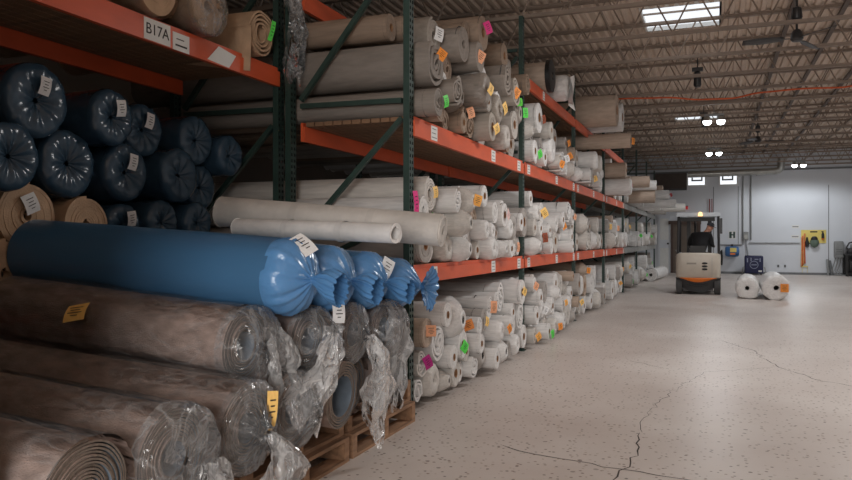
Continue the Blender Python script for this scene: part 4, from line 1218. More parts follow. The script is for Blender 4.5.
GB = 'blue plastic-wrapped rolls on the brown stack'
def blue_roll(lab, y, z, R, X, L, seed, pleats=13, ry=.075, prof=None, droop=.10):
    r = empty('carpet_roll', (X, y, z), (0, ry, 0)); tag(r, lab, 'carpet roll', GB)
    b = MB()
    def f(u, v):
        p = 2*PI*v; x = -L*u
        q = R*(1+.014*noise.noise((math.cos(p)*1.4+seed, math.sin(p)*1.4, x*1.6))+.006*noise.noise((math.cos(p)*4+seed, math.sin(p)*4, x*3)))
        return (x, q*math.sin(p), q*math.cos(p))
    b.grid(f, 30, 56, closed=True); b.lathe([(-L, R), (-L-.02, R*.9), (-L-.03, 0)], 30); b.build('plastic_wrap', M['blueroll'], r)
    gather(r, R, prof or [(-.02,1.0,.0),(.02,1.02,.04),(.06,.99,.09),(.10,.86,.15),(.13,.64,.20),(.15,.40,.28),(.16,.18,.4),(.17,.10,.5),(.19,.14,.5),(.23,.30,.34),(.28,.42,.30),(.33,.40,.34)], pleats, seed, 'blue', amp=.20, droop=droop)
    return r
b1 = (3.355, rest(3.355,.20,(a2,b2)), .20); b2_ = (3.775, rest(3.775,.19,(b2,c2)), .19); b3 = (4.18, rest(4.18,.175,(c2,d2)), .175); b4 = (4.575, rest(4.575,.165,(d2,))-.0, .165)
r = blue_roll('large blue plastic-wrapped roll on top of the stack, nearest the camera', *b1, -2.07, 1.72, 1.3, 14, ry=.064)
paper(r, (.045,-.01,.205), .10, .13, (.45,-.75,-.45))
r = blue_roll('blue-wrapped roll with bunched end, second along the top layer', *b2_, -2.06, 1.65, 2.9, 12)
paper(r, (.135,-.10,-.11), .075, .12, (0,-.05,-.45))
r = blue_roll('blue-wrapped roll with white label, third along the top layer', *b3, -2.03, 1.65, 4.4, 11)
paper(r, (.15,.06,.14), .09, .12, (-.45,.1,-.5))
r = blue_roll('blue-wrapped roll with flower-like tied end, in front of the green post', *b4, -1.98, 1.65, 5.9, 15, prof=[(.0,1.0,.0),(.03,1.0,.02),(.07,.92,.06),(.11,.72,.14),(.15,.42,.25),(.18,.16,.45),(.20,.12,.6),(.23,.45,.55),(.255,.72,.5),(.26,.85,.45)], droop=.1)
# two pale rolls laid over the blue ones
def pale_roll(lab, front, backp, R, col, hole, seed):
    a, c = Vector(front), Vector(backp); L = (a-c).length; d = (a-c).normalized()
    r = empty('carpet_roll', a); r.rotation_euler = (0, -math.asin(d.z), math.atan2(d.y, d.x)); tag(r, lab, 'carpet roll', 'pale rolls laid across the blue rolls')
    b = MB()
    if hole: spiral(b, R, R*.62, 2.4, R*.15, L, 34, 12, .03, .01, seed)
    else: spiral(b, R, R*.25, 6, R*.11, L, 34, 12, .02, .01, seed)
    b.lathe([(-L, R), (-L, 0)], 24); o = b.build('carpet', M['roll'], r, color=ROLLC[col])
    for q in (.28, .62):
        t = MB(); t.lathe([(-L*q, R*1.012), (-L*q-.05, R*1.012)], 30); t.build('tape_band', M['roll'], r, color=tuple(v*.93 for v in ROLLC[col]))
    return r
zt = b4[1]+.165
pale_roll('long pale grey roll lying across the blue rolls, its end past the green post', (-1.72, 4.80, 1.452), (-3.42, 4.66, 1.60), .115, 'pale', False, 3)
pale_roll('thin white hollow roll lying on top of the blue rolls', (-1.75, 4.06, 1.428), (-3.05, 4.34, 1.475), .066, 'white', True, 8)

# unseen roll stack added left of the picture to shade the near stack
b = MB()
for k in range(9):
    for q in range(8):
        y = -1.70+.447*q+(.05 if k % 2 else 0)
        xe = -2.07 if k < 4 else -1.76
        if y < (1.5 if k < 4 else 1.22): b.lathe([(-4.9, 0), (-4.9, .21), (xe-.03*((k*3+q) % 3), .21), (xe-.03*((k*3+q) % 3), 0)], 20, 'x', (0, y, .22+.43*k))
tag(b.build('shade_roll_stack', M['roll'], color=ROLLC['tan']), 'unseen carpet roll stack added left of the picture for shade', 'carpet rolls', kind='stuff')
# rolls standing end-on in the near bay of the rack behind
GK = 'blue plastic-wrapped rolls piled in the rack behind'
lab_on = {12: .6, 14: .55, 15: .3, 6: .1}
bi = 0
order = sorted(range(len(BACK)), key=lambda i: BACK[i][2])
rowname = lambda z: 'bottom' if z < 1.3 else 'second' if z < 1.68 else 'third' if z < 2.0 else 'top'
ranks = {}
for i in sorted(range(len(BACK)), key=lambda i: BACK[i][1]):
    k = (BACK[i][0], rowname(BACK[i][2])); ranks.setdefault(k, []).append(i)
for i, (kind, y, z, R) in enumerate(BACK):
    X = -3.80 - .06*((i*5) % 3); L = 2.6; rn = rowname(z); pos = ORD[ranks[kind, rn].index(i)]
    r = empty('carpet_roll', (X, y, z))
    if kind == 'tan':
        tag(r, 'tan carpet roll, rack behind the blue roll, %s from left in %s row' % (pos, rn), 'carpet roll', 'tan rolls in the rack behind')
        b = MB(); spiral(b, R, .03, 9, R*.095, L, 28, 3, .02, .012, i*2.1); b.lathe([(-.05, R*.97), (-.05, 0)], 24, m=1); b.build('carpet', [M['tanroll'], M['rolldark']], r)
        if i == 1: paper(r, (.02,-.03,.13), .10, .12, (.4,0,.1))
    else:
        tag(r, 'shade-darkened blue wrapped roll, rack behind, %s from the left in the %s row' % (pos, rn), 'carpet roll', GK)
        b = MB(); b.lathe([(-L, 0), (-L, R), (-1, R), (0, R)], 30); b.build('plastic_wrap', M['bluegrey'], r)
        gather(r, R, [(0,1.0,.0),(.03,.99,.03),(.05,.92,.10),(.06,.75,.22),(.055,.5,.32),(.04,.25,.45),(.02,.08,.5)], 7+i % 5, i*1.7, 'bluegrey', amp=.18, n=72)
        if i in (10, 11, 12, 13, 5):
            paper(r, (.085, .02, R*.62), .075, .11, (.2-.3*(i % 2), .25, .1))
# on the sign beam of the rack behind
ZS = 2.842
r = empty('carpet_roll', (-3.38, 5.14, ZS+.20)); tag(r, 'tan roll with loose unrolled flap, on the beam beside the B17A sign', 'carpet roll')
b = MB(); spiral(b, .19, .055, 4.2, .016, 2.0, 34, 4, .10, .02, 5.5); b.build('carpet', M['tanroll'], r)
b = MB()
def fl(u, v): return (-.05-1.2*v, -.19-.02*math.sin(3*u)+.0*v, .0-.30*u*(1-.25*v)) if False else (.02-1.1*v, -.185-.02*u, .02-.36*u*(1-v)-.17*u*v)
b.grid(fl, 8, 8); o = b.build('loose_flap', M['tanroll'], r); sm = o.modifiers.new('s', 'SOLIDIFY'); sm.thickness = .012
hang_tag(r, .12, .13, 'green', .035, .17, x=.03, rz=-.3, rx=-.25)
r = empty('carpet_roll', (-3.36, 4.42, ZS+.20)); tag(r, 'tan roll bagged in clear plastic with star-folded end, above the B17A sign', 'carpet roll')
b = MB(); spiral(b, .19, .04, 7, .02, 2.0, 30, 4, .03, .01, 2.5); b.build('carpet', M['tanroll'], r)
film_tube(r, .19, 0, -1.6, 12.)
gather(r, .2, [(-.02,1.0,.0),(.02,1.0,.04),(.05,.85,.1),(.07,.6,.2),(.08,.3,.4),(.09,.1,.5)], 12, 1.5, 'filmend', amp=.2)
r = empty('carpet_roll', (-3.40, 3.95, ZS+.20)); tag(r, 'tan roll in clear plastic at the top left edge, on the sign beam', 'carpet roll')
b = MB(); spiral(b, .19, .04, 7, .02, 2.0, 30, 4, .03, .01, 4.5); b.build('carpet', M['tanroll'], r); film_tube(r, .19, .01, -1.6, 14.)
r = empty('plastic_bag', (-3.26, 5.46, ZS+.52)); tag(r, 'crumpled clear plastic bag hanging in front of the dark rack post', 'plastic bag')
gather(r, .1, [(.0,.3,.2),(.01,.6,.3),(.02,1.0,.3),(.0,1.1,.3),(-.01,.9,.3)], 7, 1, 'filmtail', 'bag_mouth', amp=.2) 
tail(r, (-.02,0,.05), (-.01,.0,-.55), .16, .20, 4, 2.2, amp=.05, out=.06, point=.7, name='bag_skin', m='filmend')
tail(r, (-.05,.01,.05), (-.05,.02,-.45), .14, .22, 3, 3.9, amp=.05, out=.09, point=.5, name='bag_skin', m='filmend')

r = tag(link('paper_tag', TAG, None, (XF+.02, Y0+.01, 1.78), TAGC['pink'], (.1, .05, -.2), (1, .05, .19)), 'bright pink paper tag hanging on the first green post', 'tag')

# ------------------------------------------------------------------ forklift and driver
FK = empty('forklift', (-.38, 20.25, 0)); tag(FK, 'beige and black electric forklift with orange rear panel, seen from behind in the aisle', 'forklift')
def rounded_box(b, x0, x1, y0, y1, z0, z1, r, m=0, n=5):
    pts = []
    for (cx, cy, a0) in ((x1-r, y0+r, -PI/2), (x1-r, y1-r*.3, 0), (x0+r, y1-r*.3, PI/2), (x0+r, y0+r, PI)):
        rr = r if cy < (y0+y1)/2 else r*.3
        for k in range(n+1):
            a = a0 + PI/2*k/n; pts.append((cx+(r-rr)*(1 if cx > (x0+x1)/2 else -1) + rr*math.cos(a), cy+rr*math.sin(a)))
    c = len(pts); vs = []
    lv = [(z0, .94), (z0+.03, 1), (z1-.07, 1), (z1-.02, .97), (z1, .90)]
    mx, my = (x0+x1)/2, (y0+y1)/2
    for z, s in lv:
        for (x, y) in pts: vs.append((mx+(x-mx)*s, my+(y-my)*s, z + (.05*(1-((x-mx)/(x1-mx))**2) if z > z1-.1 else 0)))
    fs = []
    for i in range(len(lv)-1):
        for k in range(c): fs.append((i*c+k, i*c+(k+1) % c, (i+1)*c+(k+1) % c, (i+1)*c+k))
    fs.append(tuple(range(c))[::-1]); fs.append(tuple((len(lv)-1)*c+k for k in range(c)))
    b.add(vs, fs, m)
b = MB(); rounded_box(b, -.54, .54, 0, .72, .42, 1.04, .16); cw = b.build('counterweight', M['beige'], FK)
for k in range(3):
    b = MB(); b.lathe([(-.006,0),(-.006,.062),(.0,.07),(.012,.07)], 16, 'y', (.16, -.002, .80-.075*k)); o = b.build('vent_slot', M['black'], cw); o.scale = (1,1,.40); o.location = (0,0,(.80-.075*k)*.6)
b = MB(); b.box(-.27,-.04,-.004,.01,.77,.815); b.build('lettering_strip', mat('faded_grey', srgb(150,142,132), rough=.5), cw)
b = MB(); b.box(.33,.336,-.004,.02,.46,.95); b.build('panel_seam', M['conduit'], cw)
b = MB()
def chin(u, v):
    x = -.44+.88*u; z = .43-.11*math.sin(PI*u)*v; return (x*(1-.12*v), -.012+.03*v+.04*(2*u-1)**2, z)
b.grid(chin, 16, 4); o = b.build('rear_panel', M['lorange'], FK); sm = o.modifiers.new('s','SOLIDIFY'); sm.thickness = .02
b = MB()
def skirt(u, v):
    a = 2*u-1; x = (.40+.15*v)*a; z0 = .08+.10*max(0, abs(a)-.55)/.45; z1 = .43-.09*math.cos(PI*a/2)**1.0
    return (x, .02+.05*(1-v)+.05*a*a, z0+(z1-z0)*v)
b.grid(skirt, 20, 6); b.box(-.36,.36,.1,1.55,.10,.42); b.box(-.53,.53,.56,1.2,.30,.44); b.build('chassis', M['dark'], FK)
b = MB(); b.tube([(-.25,.0,.26),(-.1,-.02,.23),(.1,-.02,.23),(.25,.0,.26)], .022, 8); b.build('tow_bar', M['black'], FK)
def wheel(x, y, R, w):
    b = MB(); b.lathe([(-w/2,.0),(-w/2,R*.55),(-w/2,R*.92),(-w/2+.02,R),(w/2-.02,R),(w/2,R*.92),(w/2,R*.55),(w/2,0)], 28, 'x', (x,y,R)); o = b.build('wheel', M['rubber'], FK)
    b = MB(); b.lathe([(-w/2-.006,.0),(-w/2-.006,R*.5),(w/2+.006,R*.5),(w/2+.006,0)], 18, 'x', (x,y,R)); b.build('wheel_rim', M['beige'], o)
for x in (-.46, .46): wheel(x, .24, .22, .15); wheel(x, 1.42, .24, .17)
b = MB(); b.box(-.42,.42,.72,1.55,.44,.62); b.box(-.30,.30,.55,1.1,.62,.98); b.build('seat_base', M['dark'], FK)
b = MB(); b.box(-.24,.24,.70,1.16,.98,1.07); b.box(-.22,.18,.62,.70,1.05,1.24); b.build('seat', M['black'], FK)
# overhead guard
for x in (-.50, .50):
    b = MB(); b.tube([(x,.42,1.0),(x*.985,.44,1.5),(x*.97,.46,2.03)], .032, 8); b.build('guard_post', M['dark'], FK)
    b = MB(); b.tube([(x,1.55,.6),(x,1.50,1.2),(x*.97,1.30,2.03)], .034, 8); b.build('guard_post', M['dark'], FK)
b = MB(); b.box(-.53,.53,.36,.46,2.00,2.10); b.box(-.53,.53,1.28,1.36,2.0,2.08); b.box(-.53,-.46,.46,1.28,2.0,2.08); b.box(.46,.53,.46,1.28,2.0,2.08)
for k in range(6): b.box(-.42+k*.152,-.38+k*.152,.46,1.28,2.03,2.07)
b.build('guard_roof', mat('guard_grey', srgb(176,180,184), rough=.4), FK)
b = MB(); b.box(-.44,.40,.50,.54,1.88,1.98); b.build('guard_crossbar', M['black'], FK)
b = MB(); b.lathe([(0,.055),(.03,.055),(.09,.045),(.115,.02),(.115,0)], 16, 'z', (.05,.38,2.0)); o = b.build('beacon', M['amber'], FK); o.location = (0,-.05,.0)
b = MB(); b.box(-.005,.115,.28,.42,1.985,2.0); b.build('beacon_bracket', M['black'], FK)
b = MB(); b.box(.50,.58,.40,.46,1.55,1.95); b.build('side_mirror', M['dark'], FK)
b = MB(); b.tube([(.50,.5,1.02),(.56,.5,1.12),(.57,.55,.95),(.56,.7,.75)], .028, 8); b.build('side_hose', M['black'], FK)
b = MB(); b.tube([(-.56,.52,1.13),(-.5,.5,1.06),(-.40,.50,1.05)], .018, 8); b.build('grab_handle', M['conduit'], FK)
# mast
for x in (-.27, .27):
    b = MB(); b.box(x-.05,x+.05,1.62,1.74,.08,2.12); b.box(x-.035,x+.035,1.75,1.82,.10,1.7); b.build('mast_rail', M['black'], FK)
b = MB(); b.box(-.3,.3,1.64,1.70,1.95,2.02); b.box(-.3,.3,1.64,1.70,.9,.98); b.tube([(-.1,1.68,.2),(-.1,1.68,1.9)],.03,8); b.build('mast_crossbar', M['black'], FK)
b = MB(); b.box(-.45,.45,1.84,1.88,.15,.22); b.box(-.45,.45,1.84,1.88,.5,.57); b.box(-.35,-.3,1.84,1.88,.22,.5); b.box(.3,.35,1.84,1.88,.22,.5); b.build('fork_carriage', M['black'], FK)
for x in (-.25, .25):
    b = MB(); b.box(x-.05,x+.05,1.88,1.93,.06,.6); b.box(x-.05,x+.05,1.93,2.95,.05,.09); b.build('fork', M['dark'], FK)
b = MB(); b.lathe([(-.015,.15),(-.015,.19),(.015,.19),(.015,.15),(-.015,.15)], 24, 'z'); o = b.build('steering_wheel', M['black'], FK); o.location = (-.08,1.28,1.22); o.rotation_euler = (.6,0,0)
b = MB(); b.tube([(-.08,1.5,.62),(-.08,1.30,1.20)], .035, 8); b.build('steering_column', M['dark'], FK)

# driver: one skinned body, clothes by region, cap as a child
def person(root):
    J = {'pel':(0,.92,1.16),'abd':(.02,.93,1.30),'che':(.09,.96,1.46),'nk0':(.17,.99,1.57),'nk1':(.215,1.00,1.625),'hd0':(.26,1.01,1.69),'hd1':(.285,1.00,1.765),
         'shL':(-.14,.95,1.51),'elL':(-.25,1.08,1.28),'wrL':(-.14,1.26,1.26),'haL':(-.12,1.30,1.26),
         'shR':(.28,.96,1.50),'elR':(.33,.98,1.27),'wrR':(.345,1.02,1.20+.12),'haR':(.35,.98,1.40),
         'hpL':(-.10,.95,1.13),'knL':(-.13,1.36,1.16),'anL':(-.14,1.42,.76),'toL':(-.14,1.54,.68),
         'hpR':(.10,.95,1.13),'knR':(.12,1.36,1.16),'anR':(.12,1.42,.76),'toR':(.12,1.54,.68)}
    J['elR'] = (.33,.92,1.27); J['wrR'] = (.36,1.06,1.22); J['haR'] = (.365,1.09,1.225)
    Rr = {'pel':.18,'abd':.185,'che':.185,'nk0':.075,'nk1':.055,'hd0':.085,'hd1':.082,'shL':.09,'elL':.065,'wrL':.036,'haL':.038,'shR':.09,'elR':.062,'wrR':.036,'haR':.038,
          'hpL':.10,'knL':.068,'anL':.045,'toL':.04,'hpR':.10,'knR':.068,'anR':.045,'toR':.04}
    E = [('pel','abd'),('abd','che'),('che','nk0'),('nk0','nk1'),('nk1','hd0'),('hd0','hd1'),('che','shL'),('shL','elL'),('elL','wrL'),('wrL','haL'),('che','shR'),('shR','elR'),('elR','wrR'),('wrR','haR'),
         ('pel','hpL'),('hpL','knL'),('knL','anL'),('anL','toL'),('pel','hpR'),('hpR','knR'),('knR','anR'),('anR','toR')]
    # nose, chin (the head looks right and a little back), fingers
    J['nose'] = (.375,.985,1.725); Rr['nose'] = .014; J['chin'] = (.33,.99,1.655); Rr['chin'] = .03; E += [('hd0','nose'),('hd0','chin')]
    for s, h in (('L',-1),('R',1)):
        hx, hy, hz = J['ha'+s]; wx, wy, wz = J['wr'+s]; d = Vector((hx-wx, hy-wy, hz-wz)).normalized(); side = Vector((0,0,1)).cross(d).normalized()
        for f in range(4):
            ln = (.045,.05,.047,.036)[f]; a = Vector((hx,hy,hz))+side*(.018*(f-1.5)); 
            p1 = a + d*ln; p2 = p1 + d*ln*.5 + Vector((0,0,-.025))
            k1, k2 = 'f%s%d' % (s,f), 'g%s%d' % (s,f); J[k1] = tuple(p1); J[k2] = tuple(p2); Rr[k1] = .0095; Rr[k2] = .008; E += [('ha'+s,k1),(k1,k2)]
        p1 = Vector((wx,wy,wz)) + d*.02 + side*(-.035*h) + Vector((0,0,-.01)); p2 = p1 + d*.035 + Vector((0,0,-.015))
        J['t'+s] = tuple(p1); J['u'+s] = tuple(p2); Rr['t'+s] = .012; Rr['u'+s] = .009; E += [('wr'+s,'t'+s),('t'+s,'u'+s)]
    names = list(J); idx = {k: i for i, k in enumerate(names)}
    me = bpy.data.meshes.new('body'); me.from_pydata([J[k] for k in names], [(idx[a], idx[c]) for a, c in E], []); 
    o = bpy.data.objects.new('body', me); COL.objects.link(o)
    sk = o.modifiers.new('skin', 'SKIN'); sk.use_smooth_shade = True
    for i, k in enumerate(names): me.skin_vertices[0].data[i].radius = (Rr[k], Rr[k])
    me.skin_vertices[0].data[idx['pel']].use_root = True
    ss = o.modifiers.new('sub', 'SUBSURF'); ss.levels = 2; ss.render_levels = 2
    dg = bpy.context.evaluated_depsgraph_get(); m2 = bpy.data.meshes.new_from_object(o.evaluated_get(dg)); bpy.data.objects.remove(o)
    m2.name = 'body'; m2.materials.clear()
    for k in ('cloth','skin','dark'): m2.materials.append(M[k])
    for p in m2.polygons:
        c = p.center; w = 0
        if c.z > 1.605 and c.x > .1: w = 1
        for s in 'LR':
            wv = Vector(J['wr'+s]); hv = Vector(J['ha'+s])
            if (c-wv).dot((hv-wv).normalized()) > .0 and (c-hv).length < .14: w = 1
            if (c-Vector(J['an'+s])).length < .06 or c.z < .76: w = 2
        p.material_index = w; p.use_smooth = True
    return link('body', m2, root), J
PR = empty('person', (-.38, 20.25, 0)); tag(PR, 'person in black clothing and dark cap driving the forklift, leaning and looking right', 'person')
body, J = person(PR)
b = MB(); b.lathe([(.0,.098),(.03,.097),(.065,.082),(.09,.05),(.098,0)], 20, 'z'); 
def brim(u, v): 
    a = (u-.5)*1.9; r = .09+.075*v; return (r*math.cos(a), r*math.sin(a), .004-.012*v)
b.grid(brim, 10, 3); o = b.build('cap', M['cap'], PR, (.292, 1.0, 1.765)); o.rotation_euler = (0, .30, -.15)
for s in (-1, 1):
    b = MB(); b.lathe([(-.006,0),(-.006,.018),(.006,.024),(.006,0)], 10, 'y'); o = b.build('ear', M['skin'], PR, (.262, 1.0+.088*s, 1.70))
b = MB()
for s in (-1, 1): b.lathe([(0,.010),(.004,.007),(.006,0)], 8, 'x', (.345, .992+.032*s, 1.735))
b.box(.356,.359,.965,1.01,1.685,1.690); b.build('face_features', M['cap'], PR)

# ------------------------------------------------------------------ things along the back wall
r = empty('hose_reel', (.69, WY, .92)); tag(r, 'blue wall-mounted reel with a yellow label above and right of the forklift', 'reel')
b = MB(); b.lathe([(-.26,0),(-.26,.16),(-.22,.20),(-.15,.215),(.15,.215),(.22,.20),(.26,.16),(.26,0)], 24, 'x', (0,-.24,0)); b.build('drum', M['bluedrum'], r)
b = MB(); b.box(-.04,.04,-.28,-.20,.20,.30); b.box(-.05,.05,-.25,0,.20,.24); b.build('bracket', M['black'], r)
b = MB(); b.box(-.08,.16,-.462,-.455,-.02,.15); b.build('paper_label', M['yellow'], r)
b = MB(); b.box(-.08,.12,-.462,-.455,-.13,-.06); b.build('orange_strip', M['lorange'], r)
b = MB(); b.lathe([(-.27,.1),(-.27,.0)], 20, 'x', (0,-.24,0)); b.lathe([(.27,.1),(.27,.0)], 20, 'x', (0,-.24,0)); b.build('side_hub', M['dark'], r)
r = empty('wall_sign', (.70, WY, 1.60)); tag(r, 'small white wall sign with two dark green bars above the blue reel', 'sign')
b = MB(); b.box(-.14,.14,-.006,0,-.16,.16); b.build('plate', M['white'], r)
b = MB(); b.box(-.11,-.02,-.009,-.006,-.13,.13); b.box(.04,.11,-.009,-.006,-.13,.13); b.box(-.02,.04,-.009,-.006,-.02,.03); b.build('symbol', mat('sign_green', srgb(38,66,58), rough=.5), r)
for i, (x, z, w, lab) in enumerate(((3.05, 1.92, .26, 'narrow printed notice on the wall, upper of two left of the yellow board'), (3.04, 1.52, .28, 'narrow printed notice on the wall, lower of two left of the yellow board'))):
    r = empty('wall_notice', (x, WY, z)); tag(r, lab, 'sign', 'narrow notices left of the yellow board')
    b = MB(); b.box(-w/2,w/2,-.006,0,-.06,.06); b.build('plate', M['white'], r)
    b = MB(); b.box(-w*.42,w*.42,-.008,-.006,-.012,.022); b.build('text_line', M['trim'], r)
r = empty('storage_bin', (1.49, WY-.55, 0)); tag(r, 'navy blue box with white markings standing against the back wall behind the bundles', 'bin')
b = MB(); rounded_box(b, -.34, .34, -.25, .25, .06, .76, .04); b.build('bin_body', M['navy'], r)
b = MB()
b.lathe([(-.256,.16),(-.256,.135),(-.254,.135),(-.254,.16)], 22, 'y', (0,0,.40))
b.box(-.26,-.22,-.256,-.25,.50,.66); b.box(-.13,-.09,-.256,-.25,.55,.68); b.box(.02,.16,-.256,-.25,.60,.64); b.box(.2,.24,-.256,-.25,.52,.66); b.box(-.10,.10,-.256,-.25,.38,.42)
b.build('white_marks', mat('faded_white', srgb(140,146,170), rough=.6), r)
b = MB(); b.box(.16,.29,-.257,-.25,.12,.18); b.build('paper_label', M['white'], r)
for x in (-.40, .40):
    b = MB(); b.tube([(x*.88,-.1,.30),(x,-.1,.30),(x*1.08,-.1,.06),(x*1.12,-.1,.0)], .016, 8); b.build('side_leg', M['galv'], r)
for x in (-.26, .26):
    for y in (-.18, .18):
        b = MB(); b.lathe([(-.02,0),(-.02,.04),(.02,.04),(.02,0)], 12, 'x', (x,y,.04)); b.build('caster', M['rubber'], r)
for i, x in enumerate((2.42, 2.67)):
    r = empty('wall_outlet', (x, WY, .34)); tag(r, 'small grey wall outlet low on the back wall, %s of a pair' % ('left','right')[i], 'outlet', 'low wall outlets')
    b = MB(); b.box(-.035,.035,-.02,0,-.05,.05); b.build('cover', M['trim'], r)
    b = MB(); b.box(-.015,.015,-.024,-.02,-.03,.03); b.build('socket', M['dark'], r)
r = empty('tool_board', (3.69, WY-.012, 1.53)); tag(r, 'pale yellow board with hanging gear on the back wall at right', 'board')
b = MB(); b.box(-.44,.45,-.025,0,-.26,.26); b.build('board_panel', M['yellow'], r)
b = MB(); b.box(-.12,.14,-.03,-.025,.16,.21); b.build('title_strip', M['ink'], r)
for x in (-.21,-.0,.04,.35): 
    b = MB(); b.tube([(x,-.025,-.04),(x,-.06,-.05),(x,-.065,-.02)], .006, 6); b.build('hook', M['galv'], r)
b = MB(); b.box(-.44,-.36,-.02,0,-1.20,-.26); b.box(-.40,-.39,-.02,0,-1.45,-1.2); b.box(-.22,-.21,-.02,0,-1.45,-1.2); b.box(-.44,-.19,-.03,0,-1.22,-1.18); b.build('support_leg', M['yellow'], r)
r = empty('hanging_glove', (3.46, WY-.07, 1.40)); tag(r, 'black glove hanging from the yellow board', 'glove')
b = MB(); b.lathe([(.10,.0),(.10,.03),(.0,.045),(-.12,.075),(-.20,.07),(-.26,.03),(-.27,0)], 14, 'z'); o = b.build('glove_body', M['black'], r); o.scale = (1,.4,1)
b = MB()
for k in range(4): b.tube([(-.045+.03*k,0,-.2),(-.05+.033*k,-.01,-.29-.02*(k in (1,2)))], .014, 6)
b.tube([(.06,0,-.1),(.10,-.01,-.17)], .014, 6); b.build('finger', M['black'], r)
r = empty('green_pouch', (3.72, WY-.10, 1.30)); tag(r, 'grey-green pouch with dark top hanging from the yellow board', 'pouch')
b = MB(); b.lathe([(.16,.0),(.15,.08),(.06,.16),(-.06,.165),(-.17,.11),(-.22,.0)], 18, 'z'); o = b.build('pouch_body', M['greenbag'], r); o.scale = (1,.5,1)
b = MB(); b.lathe([(.24,.0),(.23,.07),(.17,.115),(.09,.13),(.06,.10)], 18, 'z'); o = b.build('dark_top', M['black'], r); o.scale = (1,.55,1)
r = empty('spray_bottle', (4.02, WY-.08, 1.60)); tag(r, 'black spray bottle hung at the right end of the yellow board', 'bottle')
b = MB(); b.lathe([(-.14,0),(-.14,.05),(.02,.05),(.08,.02),(.10,.02),(.10,0)], 14, 'z'); b.build('bottle_body', M['black'], r)
b = MB(); b.box(-.05,.02,-.02,.02,.10,.14); b.build('trigger_head', M['dark'], r)
b = MB(); b.lathe([(-.14,.051),(-.20,.04),(-.21,0)], 14, 'z'); b.build('orange_base', M['lorange'], r)
r = empty('orange_strap', (3.31, WY-.05, 1.20)); tag(r, 'bundle of orange straps hanging down beside the yellow board leg', 'strap')
for k in range(4):
    b = MB()
    def st(u, v, k=k): return (.04*k-.05+.008*math.sin(5*u+k)+.045*(v-.5), -.015*k*.5-.02*math.sin(3*u+k), .30-1.2*u+.05*k)
    b.grid(st, 10, 1); o = b.build('strap', M['cord'] if k % 2 else mat('strap_tan', srgb(216,160,104), rough=.7), r); sm = o.modifiers.new('s','SOLIDIFY'); sm.thickness = .004
r = empty('grey_post', (4.19, WY-.2, 0)); tag(r, 'pair of grey steel guards leaning on the wall under the yellow board', 'guard')
b = MB(); b.bar((0,0,0),(-.02,.12,.62),.10,.06); b.build('upright_guard', M['conduit'], r)
b = MB(); b.bar((.14,-.02,0),(.06,.14,.58),.10,.05); b.build('upright_guard', M['trim'], r)
r = empty('charger_box', (4.56, WY, 1.0)); tag(r, 'grey battery charger box on the wall beside the black workbench', 'charger')
b = MB(); rounded_box(b, -.15, .17, -.24, 0, -.30, .33, .03); b.build('cabinet', M['conduit'], r)
b = MB()
for k in range(3): b.box(-.10,.12,-.246,-.24,-.18+.09*k,-.14+.09*k)
b.build('vent_slot', M['trim'], r)
for k, x in enumerate((-.1,.0,.1)):
    b = MB(); b.tube([(x,-.12,-.30),(x-.06,-.16,-.55),(x-.14,-.2,-.8),(x-.05,-.3,-.97),(x+.1,-.34,-.975)], .02, 8); b.build('cable', M['conduit'], r)
r = empty('workbench', (5.25, WY-.45, 0)); tag(r, 'black workbench loaded with dark equipment at the right edge', 'workbench')
b = MB(); b.box(-.55,.55,-.40,.40,.80,.86); b.build('bench_top', M['dark'], r)
for x in (-.50,.50):
    for y in (-.35,.35):
        b = MB(); b.box(x-.04,x+.04,y-.04,y+.04,0,.80); b.build('leg', M['black'], r)
b = MB(); b.box(-.5,.5,-.38,.38,.10,.14); b.box(-.5,.5,.36,.38,.14,.8); b.build('lower_shelf', M['black'], r)
r = empty('battery_unit', (5.2, WY-.45, .141)); tag(r, 'dark battery case on the workbench lower shelf at the right edge', 'battery')
b = MB(); rounded_box(b, -.36, .36, -.3, .25, 0, .48, .03); b.build('case', M['black'], r); b = MB(); b.tube([(-.2,-.02,.5),(-.2,-.02,.56),(.2,-.02,.56),(.2,-.02,.5)],.015,8); b.build('carry_handle', M['dark'], r)
r = empty('drill_press', (5.02, WY-.45, .862)); tag(r, 'dark grey machine with curved hose on top of the workbench', 'machine')
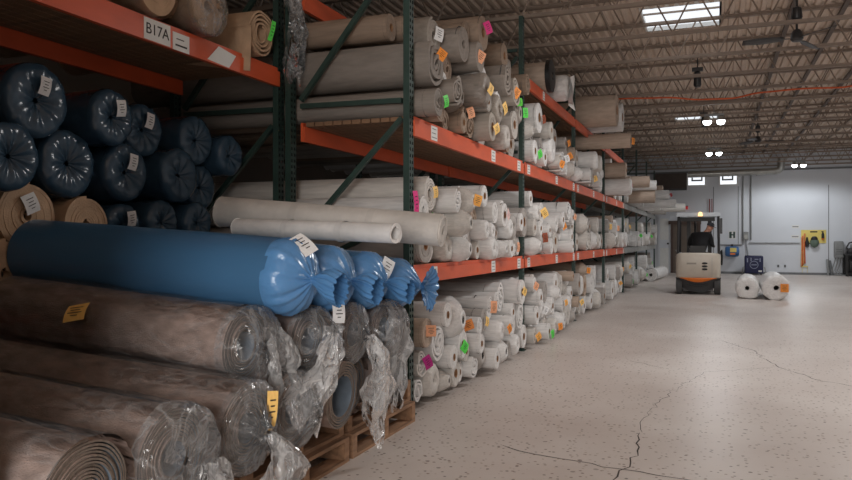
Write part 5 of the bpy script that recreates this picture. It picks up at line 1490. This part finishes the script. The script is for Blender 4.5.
b = MB(); rounded_box(b, -.20, .26, -.22, .22, 0, .20, .03); b.build('machine_body', M['dark'], r)
b = MB(); b.tube([(-.20,-.1,.1),(-.24,-.1,.25),(-.15,-.1,.42),(.05,-.1,.46),(.2,-.1,.40)], .03, 8); b.build('curved_hose', M['dark'], r)
b = MB(); b.box(-.08,.16,-.16,.16,.20,.36); b.build('control_box', M['conduit'], r)

# ------------------------------------------------------------------ light and camera
w = bpy.data.worlds.new('World'); sc.world = w; w.use_nodes = True
bg = w.node_tree.nodes['Background']; bg.inputs[0].default_value = (.75,.85,1,1); bg.inputs[1].default_value = .5
def spot(name, x, y, z, e, size=.3, col=(1,.985,.97), ang=168):
    l = bpy.data.lights.new(name, 'SPOT'); l.energy = e; l.color = col; l.shadow_soft_size = size; l.spot_size = math.radians(ang); l.spot_blend = .4
    o = bpy.data.objects.new(name, l); COL.objects.link(o); o.location = (x, y, z); return o
# assumed high-bay lamps added as bare spots, unseen above and right of the picture
for (x, y, e) in ((.9, 8.4, 280), (2.9, 12.5, 230), (4.0, 19., 190), (5.3, 26., 150)):
    spot('highbay_light', x, y, 4.15, e)
# added fill light, assumed from behind the camera; rear wall has no opening
l = bpy.data.lights.new('assumed_rear_fill', 'AREA'); l.shape = 'RECTANGLE'; l.size = 3.2; l.size_y = 2.8; l.energy = 420; l.color = (1, .97, .94)
o = bpy.data.objects.new('assumed_rear_fill', l); COL.objects.link(o); o.location = (.4, YB+.05, 2.2); o.rotation_euler = (PI/2, 0, 0)
cam = bpy.data.cameras.new('Camera'); cam.sensor_width = 36; cam.lens = 36*750/852; cam.clip_end = 200
co = bpy.data.objects.new('Camera', cam); COL.objects.link(co); co.location = (0, 0, 1.39); co.rotation_euler = (PI/2, 0, math.radians(21.00679)); sc.camera = co
sc.view_settings.view_transform = 'Standard'; sc.view_settings.look = 'None'; sc.view_settings.gamma = 1; sc.view_settings.use_curve_mapping = False
sc.view_settings.exposure = 0.0
sc.cycles.transparent_max_bounces = 24; sc.cycles.max_bounces = 8; sc.cycles.diffuse_bounces = 4
